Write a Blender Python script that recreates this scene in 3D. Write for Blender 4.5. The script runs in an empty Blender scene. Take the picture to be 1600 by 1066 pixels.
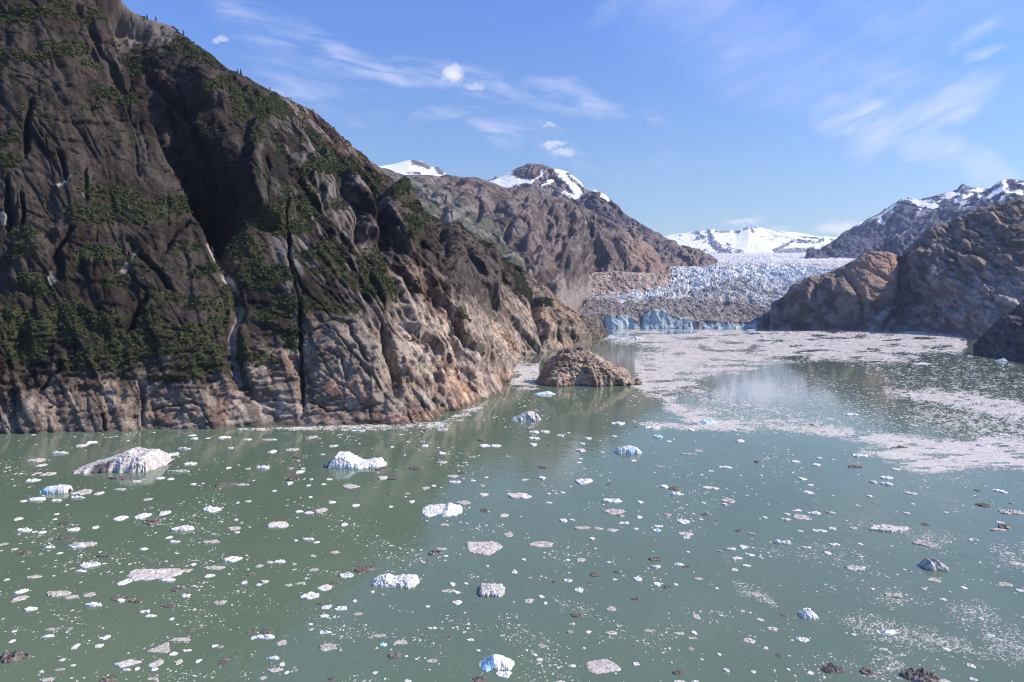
import bpy, math, random
import numpy as np

# ------------------------------------------------------------------ camera, sky, sun, exposure
C = bpy.context.scene
COL = C.collection
F, CX, HY, CAMZ = 1066.7, 800.0, 490.0, 40.0          # focal length in photo pixels, centre, horizon row, deck height
cam_d = bpy.data.cameras.new("camera"); cam = bpy.data.objects.new("camera", cam_d); COL.objects.link(cam)
cam.location = (0, 0, CAMZ); cam.rotation_euler = (math.radians(90), 0, 0)
cam_d.sensor_width = 36; cam_d.lens = 24; cam_d.shift_y = -(533 - HY) / 1600
cam_d.clip_start = 1; cam_d.clip_end = 40000
C.camera = cam
SUN_AZ, SUN_EL = math.radians(92), math.radians(41)    # azimuth clockwise from +Y (the view direction)

world = bpy.data.worlds.new("World"); C.world = world; world.use_nodes = True
def build_world():
    nt = world.node_tree; N, L = nt.nodes, nt.links
    N.clear()
    out = N.new('ShaderNodeOutputWorld'); bg = N.new('ShaderNodeBackground')
    sky = N.new('ShaderNodeTexSky'); sky.sky_type = 'NISHITA'; sky.sun_disc = False
    sky.sun_elevation = SUN_EL; sky.sun_rotation = SUN_AZ; sky.altitude = 50
    sky.air_density = 1.0; sky.dust_density = 0.35; sky.ozone_density = 2.2
    bg.inputs[1].default_value = 0.115
    L.new(bg.outputs[0], out.inputs[0])
    tc = N.new('ShaderNodeTexCoord'); sep = N.new('ShaderNodeSeparateXYZ'); L.new(tc.outputs['Generated'], sep.inputs[0])
    def M(op, a, b=None, c=None, clamp=False):
        n = N.new('ShaderNodeMath'); n.operation = op; n.use_clamp = clamp
        for i, v in enumerate((a, b, c)):
            if v is None: continue
            if isinstance(v, (int, float)): n.inputs[i].default_value = v
            else: L.new(v, n.inputs[i])
        return n.outputs[0]
    yy = M('MAXIMUM', sep.outputs[1], 0.02)
    u = M('DIVIDE', sep.outputs[0], yy); v = M('DIVIDE', sep.outputs[2], yy)
    comb = N.new('ShaderNodeCombineXYZ'); L.new(u, comb.inputs[0]); L.new(v, comb.inputs[1])
    def noise(scale, sx, sy, rot, detail, rough, dist=0.0):
        mp = N.new('ShaderNodeMapping'); L.new(comb.outputs[0], mp.inputs[0])
        mp.vector_type = 'TEXTURE'; mp.inputs['Scale'].default_value = (sx, sy, 1); mp.inputs['Rotation'].default_value = (0, 0, rot)
        n = N.new('ShaderNodeTexNoise'); n.inputs['Scale'].default_value = scale; n.inputs['Detail'].default_value = detail
        n.inputs['Roughness'].default_value = rough; n.inputs['Distortion'].default_value = dist
        L.new(mp.outputs[0], n.inputs['Vector']); return n.outputs['Fac']
    warp1 = noise(7, 1, 1, 0, 3, .55); warp2 = noise(6, 1, 1, 1.0, 3, .55)
    uw = M('ADD', u, M('MULTIPLY', M('SUBTRACT', warp1, .5), .14)); vw = M('ADD', v, M('MULTIPLY', M('SUBTRACT', warp2, .5), .10))
    def ell(px, py, rx, ry, rot, uu=uw, vv=vw, soft=1.0):
        a, b = (px - CX) / F, (HY - py) / F
        c, s = math.cos(math.radians(-rot)), math.sin(math.radians(-rot))
        du, dv = M('SUBTRACT', uu, a), M('SUBTRACT', vv, b)
        p = M('MULTIPLY_ADD', du, c * F / rx, M('MULTIPLY', dv, s * F / rx)); q = M('MULTIPLY_ADD', du, -s * F / ry, M('MULTIPLY', dv, c * F / ry))
        d = M('ADD', M('MULTIPLY', p, p), M('MULTIPLY', q, q))
        return M('SUBTRACT', 1.0, M('MULTIPLY', d, soft), None, True)
    def total(lst):
        t = None
        for (px, py, rx, ry, rot, k) in lst:
            e = M('MULTIPLY', ell(px, py, rx, ry, rot), k); t = e if t is None else M('MAXIMUM', t, e)
        return t
    left = [(400, 30, 120, 35, 15, .7), (500, 85, 190, 45, 17, .8), (640, 118, 170, 32, 10, .9), (800, 140, 150, 36, 12, .95), (930, 165, 60, 22, 14, .9),
            (1030, 190, 45, 12, 20, .7), (575, 185, 55, 24, -5, .9), (450, 135, 110, 60, 10, .7), (700, 188, 70, 12, -12, .75), (790, 202, 80, 14, 0, .9),
            (820, 208, 60, 22, 0, .7), (1160, 345, 40, 6, 0, 1.2), (1000, 250, 120, 14, 5, .35), (880, 235, 50, 20, 20, .6)]
    right = [(1120, 25, 220, 70, 20, .75), (1180, 70, 160, 60, 10, .5), (1330, 175, 75, 34, -15, 1.0), (1450, 178, 150, 38, -22, 1.15), (1530, 62, 60, 18, -30, .9), (1555, 92, 40, 12, -8, .8),
             (1480, 240, 160, 36, 22, .95), (1550, 262, 70, 34, 25, 1.0), (1320, 357, 55, 14, 0, 1.3), (1225, 362, 40, 8, 0, .9), (1400, 20, 250, 70, 0, .45), (1250, 100, 320, 90, 12, .40), (1000, 5, 120, 30, -20, .5)]
    fibre_l = M('MULTIPLY', M('MULTIPLY', M('SUBTRACT', noise(38, 4.0, .75, -.20, 8, .64, .5), .39), 4.4, None, True), M('MULTIPLY', M('SUBTRACT', noise(9, 2.2, 1, -.3, 4, .6, .6), .34), 3.0, None, True))
    fibre_r = M('MULTIPLY', M('MULTIPLY', M('SUBTRACT', noise(30, 4.2, .75, .45, 8, .64, .4), .37), 3.4, None, True), M('MULTIPLY', M('SUBTRACT', noise(6, 2.2, 1, .5, 4, .6, .6), .30), 2.6, None, True))
    cl = M('MULTIPLY', M('MULTIPLY', total(left), fibre_l), .66); cr = M('MULTIPLY', M('MULTIPLY', total(right), M('MULTIPLY_ADD', fibre_r, .85, .15)), .72)
    puffn = noise(70, 1, 1, 0, 7, .7); puff2 = noise(55, 1, 1, .7, 7, .7)
    up = M('ADD', u, M('MULTIPLY', M('SUBTRACT', puffn, .5), .035)); vp = M('ADD', v, M('MULTIPLY', M('SUBTRACT', puff2, .5), .03))
    puffs = None
    for (px, py, rx, ry, k) in [(707, 116, 22, 15, .9), (742, 135, 20, 7, .5), (343, 62, 14, 7, .6), (866, 225, 22, 6, .7), (880, 238, 17, 6, .5), (1160, 346, 36, 4, .6), (858, 196, 8, 4, .6), (1310, 358, 38, 10, .7)]:
        e = M('MULTIPLY', M('MULTIPLY', ell(px, py, rx, ry, 0, up, vp)  , .95, None, True), k); puffs = e if puffs is None else M('MAXIMUM', puffs, e)
    dens = M('ADD', M('ADD', cl, cr), M('MULTIPLY', puffs, .78), None, True)
    ahead = M('MULTIPLY', sep.outputs[1], 6.0, None, True)
    dens = M('MULTIPLY', dens, ahead)
    hue = N.new('ShaderNodeMix'); hue.data_type = 'RGBA'; hue.blend_type = 'MULTIPLY'; hue.inputs[0].default_value = 1
    L.new(sky.outputs[0], hue.inputs[6]); tone = N.new('ShaderNodeMix'); tone.data_type = 'RGBA'; tone.inputs[6].default_value = (.98, .98, .89, 1); tone.inputs[7].default_value = (.73, .96, 1.44, 1)
    L.new(M('MULTIPLY', M('SUBTRACT', v, .10), 3.0, None, True), tone.inputs[0]); L.new(tone.outputs[2], hue.inputs[7])
    mix = N.new('ShaderNodeMix'); mix.data_type = 'RGBA'
    L.new(dens, mix.inputs[0]); L.new(hue.outputs[2], mix.inputs[6]); mix.inputs[7].default_value = (7.4, 7.2, 8.0, 1)
    L.new(mix.outputs[2], bg.inputs[0])
build_world()

sun_d = bpy.data.lights.new("sun", 'SUN'); sun = bpy.data.objects.new("sun", sun_d); COL.objects.link(sun)
sun_d.energy = 4.5; sun_d.angle = math.radians(.53); sun_d.color = (1.0, .89, .76)
sd = np.array([math.sin(SUN_AZ) * math.cos(SUN_EL), math.cos(SUN_AZ) * math.cos(SUN_EL), math.sin(SUN_EL)])
from mathutils import Vector
sun.rotation_euler = Vector(sd).to_track_quat('Z', 'Y').to_euler()
C.view_settings.view_transform = 'Standard'; C.view_settings.look = 'None'; C.view_settings.exposure = 0.44; C.view_settings.gamma = 1
C.render.engine = 'CYCLES'
C.cycles.use_denoising = True; C.cycles.max_bounces = 6; C.cycles.diffuse_bounces = 2; C.cycles.glossy_bounces = 2; C.cycles.volume_bounces = 0
C.cycles.sample_clamp_indirect = 4; C.cycles.pixel_filter_type = 'BLACKMAN_HARRIS'; C.cycles.filter_width = 1.05

# ------------------------------------------------------------------ noise and drawing helpers
R0 = np.random.RandomState(11)
PERM = np.concatenate([R0.permutation(256)] * 3).astype(np.int32)
GR = R0.normal(size=(256, 3)).astype(np.float32); GR /= np.linalg.norm(GR, axis=1)[:, None]
def gn(x, y, z):
    x, y, z = [np.asarray(t, np.float32) for t in np.broadcast_arrays(x, y, z)]
    xi, yi, zi = np.floor(x).astype(np.int32), np.floor(y).astype(np.int32), np.floor(z).astype(np.int32)
    fx, fy, fz = x - xi, y - yi, z - zi
    sx, sy, sz = [t * t * t * (t * (t * 6 - 15) + 10) for t in (fx, fy, fz)]
    xi &= 255; yi &= 255; zi &= 255
    out = 0
    for dx in (0, 1):
        a = PERM[xi + dx]; wx = sx if dx else 1 - sx
        for dy in (0, 1):
            b = PERM[a + yi + dy]; wy = sy if dy else 1 - sy
            for dz in (0, 1):
                g = GR[PERM[b + zi + dz] & 255]; wz = sz if dz else 1 - sz
                out = out + wx * wy * wz * (g[..., 0] * (fx - dx) + g[..., 1] * (fy - dy) + g[..., 2] * (fz - dz))
    return out * 1.5
def fbm(x, y, z, octv=4, gain=.5, lac=2.03):
    s, a = 0, 1.0
    for i in range(octv):
        s = s + a * gn(x, y, z + 17.3 * i); x, y, z, a = x * lac, y * lac, z * lac, a * gain
    return s
def billow(x, y, z, octv=4, gain=.5, lac=2.03):        # rounded bulges between sharp creases
    s, a = 0, 1.0
    for i in range(octv):
        s = s + a * np.abs(gn(x, y, z + 9.7 * i)); x, y, z, a = x * lac, y * lac, z * lac, a * gain
    return s
def worley(x, y, seed=0):                              # F1, F2, random value of the nearest cell
    xi, yi = np.floor(x).astype(np.int32), np.floor(y).astype(np.int32)
    f1 = np.full(x.shape, 9., np.float32); f2 = f1.copy(); idv = np.zeros(x.shape, np.float32)
    tab = np.random.RandomState(seed + 5).rand(256, 3).astype(np.float32)
    for dx in (-1, 0, 1):
        for dy in (-1, 0, 1):
            cx, cy = xi + dx, yi + dy
            r = tab[PERM[PERM[cx & 255] + (cy & 255)] & 255]
            d = np.hypot(cx + r[..., 0] - x, cy + r[..., 1] - y)
            m = d < f1
            f2 = np.where(m, f1, np.minimum(f2, d)); idv = np.where(m, r[..., 2], idv); f1 = np.where(m, d, f1)
    return f1, f2, idv
def sm(e0, e1, x):
    t = np.clip((x - e0) / (e1 - e0), 0, 1); return t * t * (3 - 2 * t)
def lerp(a, b, t):
    t = np.asarray(t)[..., None]; return np.asarray(a) * (1 - t) + np.asarray(b) * t
def unproj(px, py, Y):
    px, py, Y = [np.asarray(t, float) for t in (px, py, Y)]
    return np.stack([(px - CX) / F * Y, Y, CAMZ + (HY - py) / F * Y], -1)
def on_water(px, py):
    return unproj(px, py, F * CAMZ / (py - HY))
def project(P):
    return CX + F * P[..., 0] / P[..., 1], HY - F * (P[..., 2] - CAMZ) / P[..., 1]
def polydist(px, py, pts):
    """distance to a polyline, its side (+ right of travel when y grows downward means + is left of the line going down) and position 0..1 along it"""
    best = np.full(px.shape, 1e9, np.float32); side = np.zeros(px.shape, np.float32); along = np.zeros(px.shape, np.float32)
    pts = np.asarray(pts, float); seg = np.hypot(*np.diff(pts, axis=0).T); cum = np.concatenate([[0], np.cumsum(seg)]); tot = cum[-1]
    for i in range(len(pts) - 1):
        a, b = pts[i], pts[i + 1]; d = b - a; L2 = (d ** 2).sum()
        t = np.clip(((px - a[0]) * d[0] + (py - a[1]) * d[1]) / L2, 0, 1)
        qx, qy = px - a[0] - t * d[0], py - a[1] - t * d[1]
        dd = np.hypot(qx, qy); m = dd < best
        best = np.where(m, dd, best); side = np.where(m, -np.sign(d[0] * qy - d[1] * qx), side); along = np.where(m, (cum[i] + t * seg[i]) / tot, along)
    return best, side, along
def inside(px, py, poly):
    r = np.zeros(px.shape, bool); n = len(poly); j = n - 1
    for i in range(n):
        (xi, yi), (xj, yj) = poly[i], poly[j]
        if yi != yj:
            r ^= ((yi > py) != (yj > py)) & (px < (xj - xi) * (py - yi) / (yj - yi) + xi)
        j = i
    return r
def polymask(px, py, poly, soft):
    d, _, _ = polydist(px, py, list(poly) + [poly[0]])
    return sm(-soft, soft, np.where(inside(px, py, poly), d, -d))
def ellmask(px, py, cx, cy, rx, ry, ang=0):
    c, s = math.cos(math.radians(ang)), math.sin(math.radians(ang))
    x, y = px - cx, py - cy
    p, q = (c * x + s * y) / rx, (-s * x + c * y) / ry
    return np.clip(1.35 - np.sqrt(p * p + q * q), 0, 1)

# ------------------------------------------------------------------ mesh helpers
def tag(o, label=None, cat=None, group=None, kind=None):
    for k, v in (('label', label), ('category', cat), ('group', group), ('kind', kind)):
        if v: o[k] = v
    return o
def mesh_obj(name, V, loops, starts, mat, color=None, smooth=True, parent=None):
    me = bpy.data.meshes.new(name)
    V = np.ascontiguousarray(V, np.float32); loops = np.ascontiguousarray(loops, np.int32); starts = np.ascontiguousarray(starts, np.int32)
    me.vertices.add(len(V)); me.vertices.foreach_set('co', V.ravel())
    me.loops.add(len(loops)); me.loops.foreach_set('vertex_index', loops)
    me.polygons.add(len(starts)); me.polygons.foreach_set('loop_start', starts)
    me.update(calc_edges=True)
    if not smooth: me.shade_flat()
    else: me.shade_smooth()
    if color is not None:
        at = me.color_attributes.new('Col', 'FLOAT_COLOR', 'POINT')
        c = np.ones((len(V), 4), np.float32); c[:, :color.shape[-1]] = color.reshape(-1, color.shape[-1]); at.data.foreach_set('color', c.ravel())
    me.materials.append(mat); me.validate()
    o = bpy.data.objects.new(name, me); COL.objects.link(o)
    if parent: o.parent = parent
    return o
def grid_faces(nr, nc, base=0, wrap=False):
    i, j = np.meshgrid(np.arange(nr - 1), np.arange(nc if wrap else nc - 1), indexing='ij')
    k = (j + 1) % nc
    q = np.stack([i * nc + j, i * nc + k, (i + 1) * nc + k, (i + 1) * nc + j], -1).reshape(-1, 4) + base
    return q
def grid_obj(name, P, mat, color=None, parent=None, smooth=True):
    nr, nc = P.shape[:2]; q = grid_faces(nr, nc)
    return mesh_obj(name, P.reshape(-1, 3), q.ravel(), np.arange(len(q)) * 4, mat, color, smooth, parent)
def normals(P):
    n = np.cross(np.gradient(P, axis=1), np.gradient(P, axis=0)); n /= np.linalg.norm(n, axis=-1)[..., None] + 1e-9
    return n

# ------------------------------------------------------------------ materials
def new_mat(name):
    m = bpy.data.materials.new(name); m.use_nodes = True; nt = m.node_tree
    return m, nt.nodes, nt.links, nt.nodes['Principled BSDF']
def tex_noise(N, L, vec, scale, detail=5, rough=.6, stretch=None):
    if stretch:
        mp = N.new('ShaderNodeMapping'); mp.inputs['Scale'].default_value = stretch; L.new(vec, mp.inputs[0]); vec = mp.outputs[0]
    n = N.new('ShaderNodeTexNoise'); n.inputs['Scale'].default_value = scale; n.inputs['Detail'].default_value = detail; n.inputs['Roughness'].default_value = rough
    L.new(vec, n.inputs['Vector']); return n.outputs['Fac']
def ramp(N, L, fac, stops):
    r = N.new('ShaderNodeValToRGB'); L.new(fac, r.inputs[0]); el = r.color_ramp.elements
    while len(el) < len(stops): el.new(.5)
    for e, (p, c) in zip(el, stops): e.position = p; e.color = (*c, 1) if len(c) == 3 else c
    return r.outputs[0]
def mul(N, L, a, b, fac=1.0, mode='MULTIPLY'):
    m = N.new('ShaderNodeMix'); m.data_type = 'RGBA'; m.blend_type = mode
    if isinstance(fac, float): m.inputs[0].default_value = fac
    else: L.new(fac, m.inputs[0])
    for s, v in ((6, a), (7, b)):
        if isinstance(v, tuple): m.inputs[s].default_value = (*v, 1)
        else: L.new(v, m.inputs[s])
    return m.outputs[2]
def bump(N, L, bsdf, h, dist, strength=1.0):
    b = N.new('ShaderNodeBump'); b.inputs['Distance'].default_value = dist; b.inputs['Strength'].default_value = strength
    L.new(h, b.inputs['Height']); L.new(b.outputs[0], bsdf.inputs['Normal'])
def rock_mat(name, s, bd, rough=.88):
    """s: size in metres of the coarse grain; the base colour is the vertex colour, broken by mineral grain and water streaks; snow stays clean"""
    m, N, L, B = new_mat(name)
    a = N.new('ShaderNodeAttribute'); a.attribute_name = 'Col'
    tc = N.new('ShaderNodeTexCoord'); v = tc.outputs['Object']
    def dip(stretch, scale, rot, detail=6, rough_=.72):
        mp = N.new('ShaderNodeMapping'); mp.vector_type = 'TEXTURE'; mp.inputs['Rotation'].default_value = rot; mp.inputs['Scale'].default_value = (stretch, 1, 1); L.new(v, mp.inputs[0])
        return tex_noise(N, L, mp.outputs[0], scale, detail, rough_)
    n1 = tex_noise(N, L, v, .8 / s, 6, .62); n2 = dip(3.2, 4.2 / s, (0, math.radians(46), math.radians(-12))); n3 = tex_noise(N, L, v, 1.6 / s, 6, .7, (1.6, 1.6, .14)); n4 = dip(3.0, 5.5 / s, (0, math.radians(-8), math.radians(25)))
    c = mul(N, L, a.outputs['Color'], ramp(N, L, n1, [(.28, (.74, .73, .73)), (.5, (1, 1, 1)), (.74, (1.2, 1.18, 1.15))]))
    c = mul(N, L, c, ramp(N, L, n2, [(.34, (.74, .73, .73)), (.46, (.98, .98, .98)), (.68, (1.16, 1.15, 1.14))]))
    c = mul(N, L, c, ramp(N, L, n3, [(.33, (.66, .64, .64)), (.5, (1, 1, 1)), (.7, (1.12, 1.1, 1.08))]))
    c = mul(N, L, c, ramp(N, L, n4, [(.34, (.62, .61, .60)), (.45, (1, 1, 1))]))
    c = mul(N, L, c, ramp(N, L, tex_noise(N, L, v, 6.5 / s, 4, .8), [(.32, (.55, .54, .54)), (.46, (.98, .98, .98)), (.7, (1.32, 1.31, 1.3))]))
    lum = N.new('ShaderNodeRGBToBW'); L.new(a.outputs['Color'], lum.inputs[0])
    sn = ramp(N, L, lum.outputs[0], [(.48, (0, 0, 0)), (.62, (1, 1, 1))])
    c = mul(N, L, c, a.outputs['Color'], sn, 'MIX')
    L.new(c, B.inputs['Base Color']); B.inputs['Roughness'].default_value = rough; B.inputs['Specular IOR Level'].default_value = .15
    h = N.new('ShaderNodeMath'); h.operation = 'MULTIPLY_ADD'; L.new(n4, h.inputs[0]); h.inputs[1].default_value = .6; L.new(n2, h.inputs[2])
    inv = N.new('ShaderNodeMath'); inv.operation = 'MULTIPLY_ADD'; L.new(sn, inv.inputs[0]); inv.inputs[1].default_value = -.97; inv.inputs[2].default_value = 1.0
    b = N.new('ShaderNodeBump'); b.inputs['Distance'].default_value = bd; L.new(inv.outputs[0], b.inputs['Strength']); L.new(h.outputs[0], b.inputs['Height']); L.new(b.outputs[0], B.inputs['Normal'])
    return m
M_ROCK = rock_mat('granite', 3.6, .55)
M_FAR = rock_mat('far_rock', 40.0, 7.0)
M_MID = rock_mat('mid_rock', 16.0, 4.0)
M_ISLET = rock_mat('islet_rock', 2.6, .6)
def leaf_mat():
    m, N, L, B = new_mat('scrub_leaf'); a = N.new('ShaderNodeAttribute'); a.attribute_name = 'Col'
    L.new(a.outputs['Color'], B.inputs['Base Color']); B.inputs['Roughness'].default_value = .7; B.inputs['Specular IOR Level'].default_value = .2
    return m
M_LEAF = leaf_mat()
def ice_mat(name, speck, dirt_lo, dirt_hi, dirt, scale, sub=0.0):
    m, N, L, B = new_mat(name); a = N.new('ShaderNodeAttribute'); a.attribute_name = 'Col'
    g = N.new('ShaderNodeNewGeometry'); v = g.outputs['Position']
    n1 = tex_noise(N, L, v, scale, 6, .72); n2 = tex_noise(N, L, v, scale * .22, 4, .6)
    k = N.new('ShaderNodeMath'); k.operation = 'MULTIPLY_ADD'; L.new(n2, k.inputs[0]); k.inputs[1].default_value = .55; L.new(n1, k.inputs[2])
    f = ramp(N, L, k.outputs[0], [(dirt_lo, (0, 0, 0)), (dirt_hi, (1, 1, 1))])
    m1 = N.new('ShaderNodeMath'); m1.operation = 'MULTIPLY'; L.new(f, m1.inputs[0]); m1.inputs[1].default_value = speck
    c = mul(N, L, a.outputs['Color'], dirt, m1.outputs[0], 'MIX')
    L.new(c, B.inputs['Base Color']); B.inputs['Roughness'].default_value = .55; B.inputs['Specular IOR Level'].default_value = .3
    bump(N, L, B, n1, .08); return m
M_ICE = ice_mat('white_ice', .45, .80, .98, (.42, .38, .34), 3.0)
M_DIRTY = ice_mat('dirty_ice', .8, .72, .90, (.22, .185, .155), 6.5)
M_DEBRIS = ice_mat('debris_ice', .9, .52, .82, (.085, .068, .056), 3.6)
M_BRASH = ice_mat('brash_ice', .35, .74, .95, (.25, .21, .18), 1.2)
def glacier_mat():
    m, N, L, B = new_mat('glacier_ice'); a = N.new('ShaderNodeAttribute'); a.attribute_name = 'Col'
    tc = N.new('ShaderNodeTexCoord'); v = tc.outputs['Object']
    n1 = tex_noise(N, L, v, .09, 8, .7); n2 = tex_noise(N, L, v, .3, 5, .7)
    c = mul(N, L, a.outputs['Color'], ramp(N, L, n1, [(.3, (.66, .67, .69)), (.5, (1, 1, 1)), (.7, (1.10, 1.08, 1.06))]))
    c = mul(N, L, c, ramp(N, L, n2, [(.32, (.75, .75, .76)), (.5, (1, 1, 1))]))
    L.new(c, B.inputs['Base Color']); B.inputs['Roughness'].default_value = .7; B.inputs['Specular IOR Level'].default_value = .2
    bump(N, L, B, n1, 5.0); return m
M_GLACIER = glacier_mat()
def water_mat():
    m, N, L, B = new_mat('silty_water'); g = N.new('ShaderNodeNewGeometry'); v = g.outputs['Position']
    n = tex_noise(N, L, v, .018, 5, .6, (1, .45, 1)); n2 = tex_noise(N, L, v, .05, 4, .6, (1, .5, 1))
    c = ramp(N, L, n, [(.30, (.110, .152, .098)), (.5, (.119, .164, .108)), (.70, (.130, .168, .113))])
    c = mul(N, L, c, ramp(N, L, n2, [(.3, (.93, .95, .95)), (.7, (1.06, 1.05, 1.05))]))
    L.new(c, B.inputs['Base Color']); B.inputs['IOR'].default_value = 1.33; B.inputs['Specular IOR Level'].default_value = .32; B.inputs['Roughness'].default_value = .06
    w1 = tex_noise(N, L, v, .55, 3, .55, (1, .6, 1)); w2 = tex_noise(N, L, v, .09, 2, .5, (1, .5, 1))
    h = N.new('ShaderNodeMath'); h.operation = 'MULTIPLY_ADD'; L.new(w2, h.inputs[0]); h.inputs[1].default_value = 1.6; L.new(w1, h.inputs[2])
    b = N.new('ShaderNodeBump'); b.inputs['Distance'].default_value = .06; L.new(h.outputs[0], b.inputs['Height']); L.new(b.outputs[0], B.inputs['Normal'])
    sp = N.new('ShaderNodeSeparateXYZ'); L.new(v, sp.inputs[0]); mr = N.new('ShaderNodeMapRange'); L.new(sp.outputs[1], mr.inputs[0]); mr.inputs[1].default_value = 120; mr.inputs[2].default_value = 330; mr.inputs[3].default_value = 1.0; mr.inputs[4].default_value = .2
    L.new(mr.outputs[0], b.inputs['Strength']); return m
M_WATER = water_mat()
def plain(name, col, rough=.9):
    m, N, L, B = new_mat(name); g = N.new('ShaderNodeNewGeometry')
    n = tex_noise(N, L, g.outputs['Position'], .4, 4, .6)
    L.new(ramp(N, L, n, [(.3, tuple(x * .7 for x in col)), (.7, tuple(x * 1.25 for x in col))]), B.inputs['Base Color']); B.inputs['Roughness'].default_value = rough; return m
M_BED = plain('silt', (.10, .095, .085)); M_BARK = plain('bark', (.06, .045, .035))

# ------------------------------------------------------------------ the setting: water and sea bed
def flat_sheet(name, x0, x1, y0, y1, z, mat, nx=2, ny=2):
    X, Y = np.meshgrid(np.linspace(x0, x1, nx), np.linspace(y0, y1, ny)); return grid_obj(name, np.stack([X, Y, np.full_like(X, z)], -1), mat)
tag(flat_sheet('water', -1500, 2200, -300, 2100, 0.0, M_WATER), 'milky grey green fjord water between the mountains', 'water', kind='structure')
tag(flat_sheet('ground', -8800, 8800, -450, 12500, -6.0, M_BED), 'silty ground under the fjord and the land', 'ground', kind='structure')

# ------------------------------------------------------------------ mountains
def loft(cols, nu, nv, bulge=0.0, back=.9, under=.03):
    """cols: (foot point, ridge point) pairs along the massif. Returns the front face grid, metres along it, metres up it, 0..1 up it"""
    A = np.array([c[0] for c in cols], float); B = np.array([c[1] for c in cols], float); mid = (A + B) / 2
    mx, my = project(np.where(mid[:, 1:2] > 1, mid, 1)); s = np.concatenate([[0], np.cumsum(np.hypot(np.diff(mx), np.diff(my)) + 1)])
    t = np.linspace(0, s[-1], nu)
    def res(Q):
        q = np.stack([np.interp(t, s, Q[:, k]) for k in range(3)], -1); k = max(3, nu // 60) | 1
        pad = np.pad(q, ((k // 2, k // 2), (0, 0)), 'edge'); ker = np.hanning(k + 2)[1:-1]; ker /= ker.sum()
        return np.stack([np.convolve(pad[:, j], ker, 'valid') for j in range(3)], -1)
    a, b = res(A), res(B)
    v = np.linspace(-under, 1, nv)[:, None, None]
    P = a + (b - a) * v
    hor = b - a; up = np.array([0, 0, 1.]); tang = np.gradient(a + b, axis=0); tang[:, 2] = 0; tang /= np.linalg.norm(tang, axis=1)[:, None]
    outn = np.stack([tang[:, 1], -tang[:, 0], 0 * tang[:, 0]], -1)
    nn = np.cross(tang, hor); nn /= np.linalg.norm(nn, axis=1)[:, None]; nn *= np.sign((nn * outn).sum(1))[:, None]
    P = P + nn * bulge * np.sin(np.pi * np.clip(v, 0, 1)) ** .8
    arc = np.concatenate([[0], np.cumsum(np.linalg.norm(np.diff((a + b) / 2, axis=0), axis=1))])
    U = np.broadcast_to(arc, P.shape[:2]); V = v[..., 0] * np.linalg.norm(hor, axis=1)
    return P, U, V, np.broadcast_to(v[..., 0], P.shape[:2]), outn
def add_back(P, outn, color, ratio=.9, n=10):
    """the far side of a massif, falling from its ridge to below ground"""
    top = P[-1]; h = np.clip(top[:, 2:3] + 5, 1, None); rows = []
    for k in range(1, n + 1):
        f = k / n; q = top - outn * h * ratio * f; q = q.copy(); q[:, 2] = top[:, 2] - h[:, 0] * f ** 1.2
        w = gn(q[:, 0] / 60, q[:, 1] / 60, q[:, 2] / 60) * h[:, 0] * .05 * (1 - f); q[:, 2] += w - abs(w).max() * 0 ; rows.append(q)
    skirt = P[0] + outn * 2; skirt[:, 2] = -6
    return np.concatenate([skirt[None], P, np.stack(rows)], 0), np.concatenate([color[:1], color, np.repeat(color[-1:], n, 0)], 0)
GREY_SNOW = np.array([.82, .83, .86])

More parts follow.
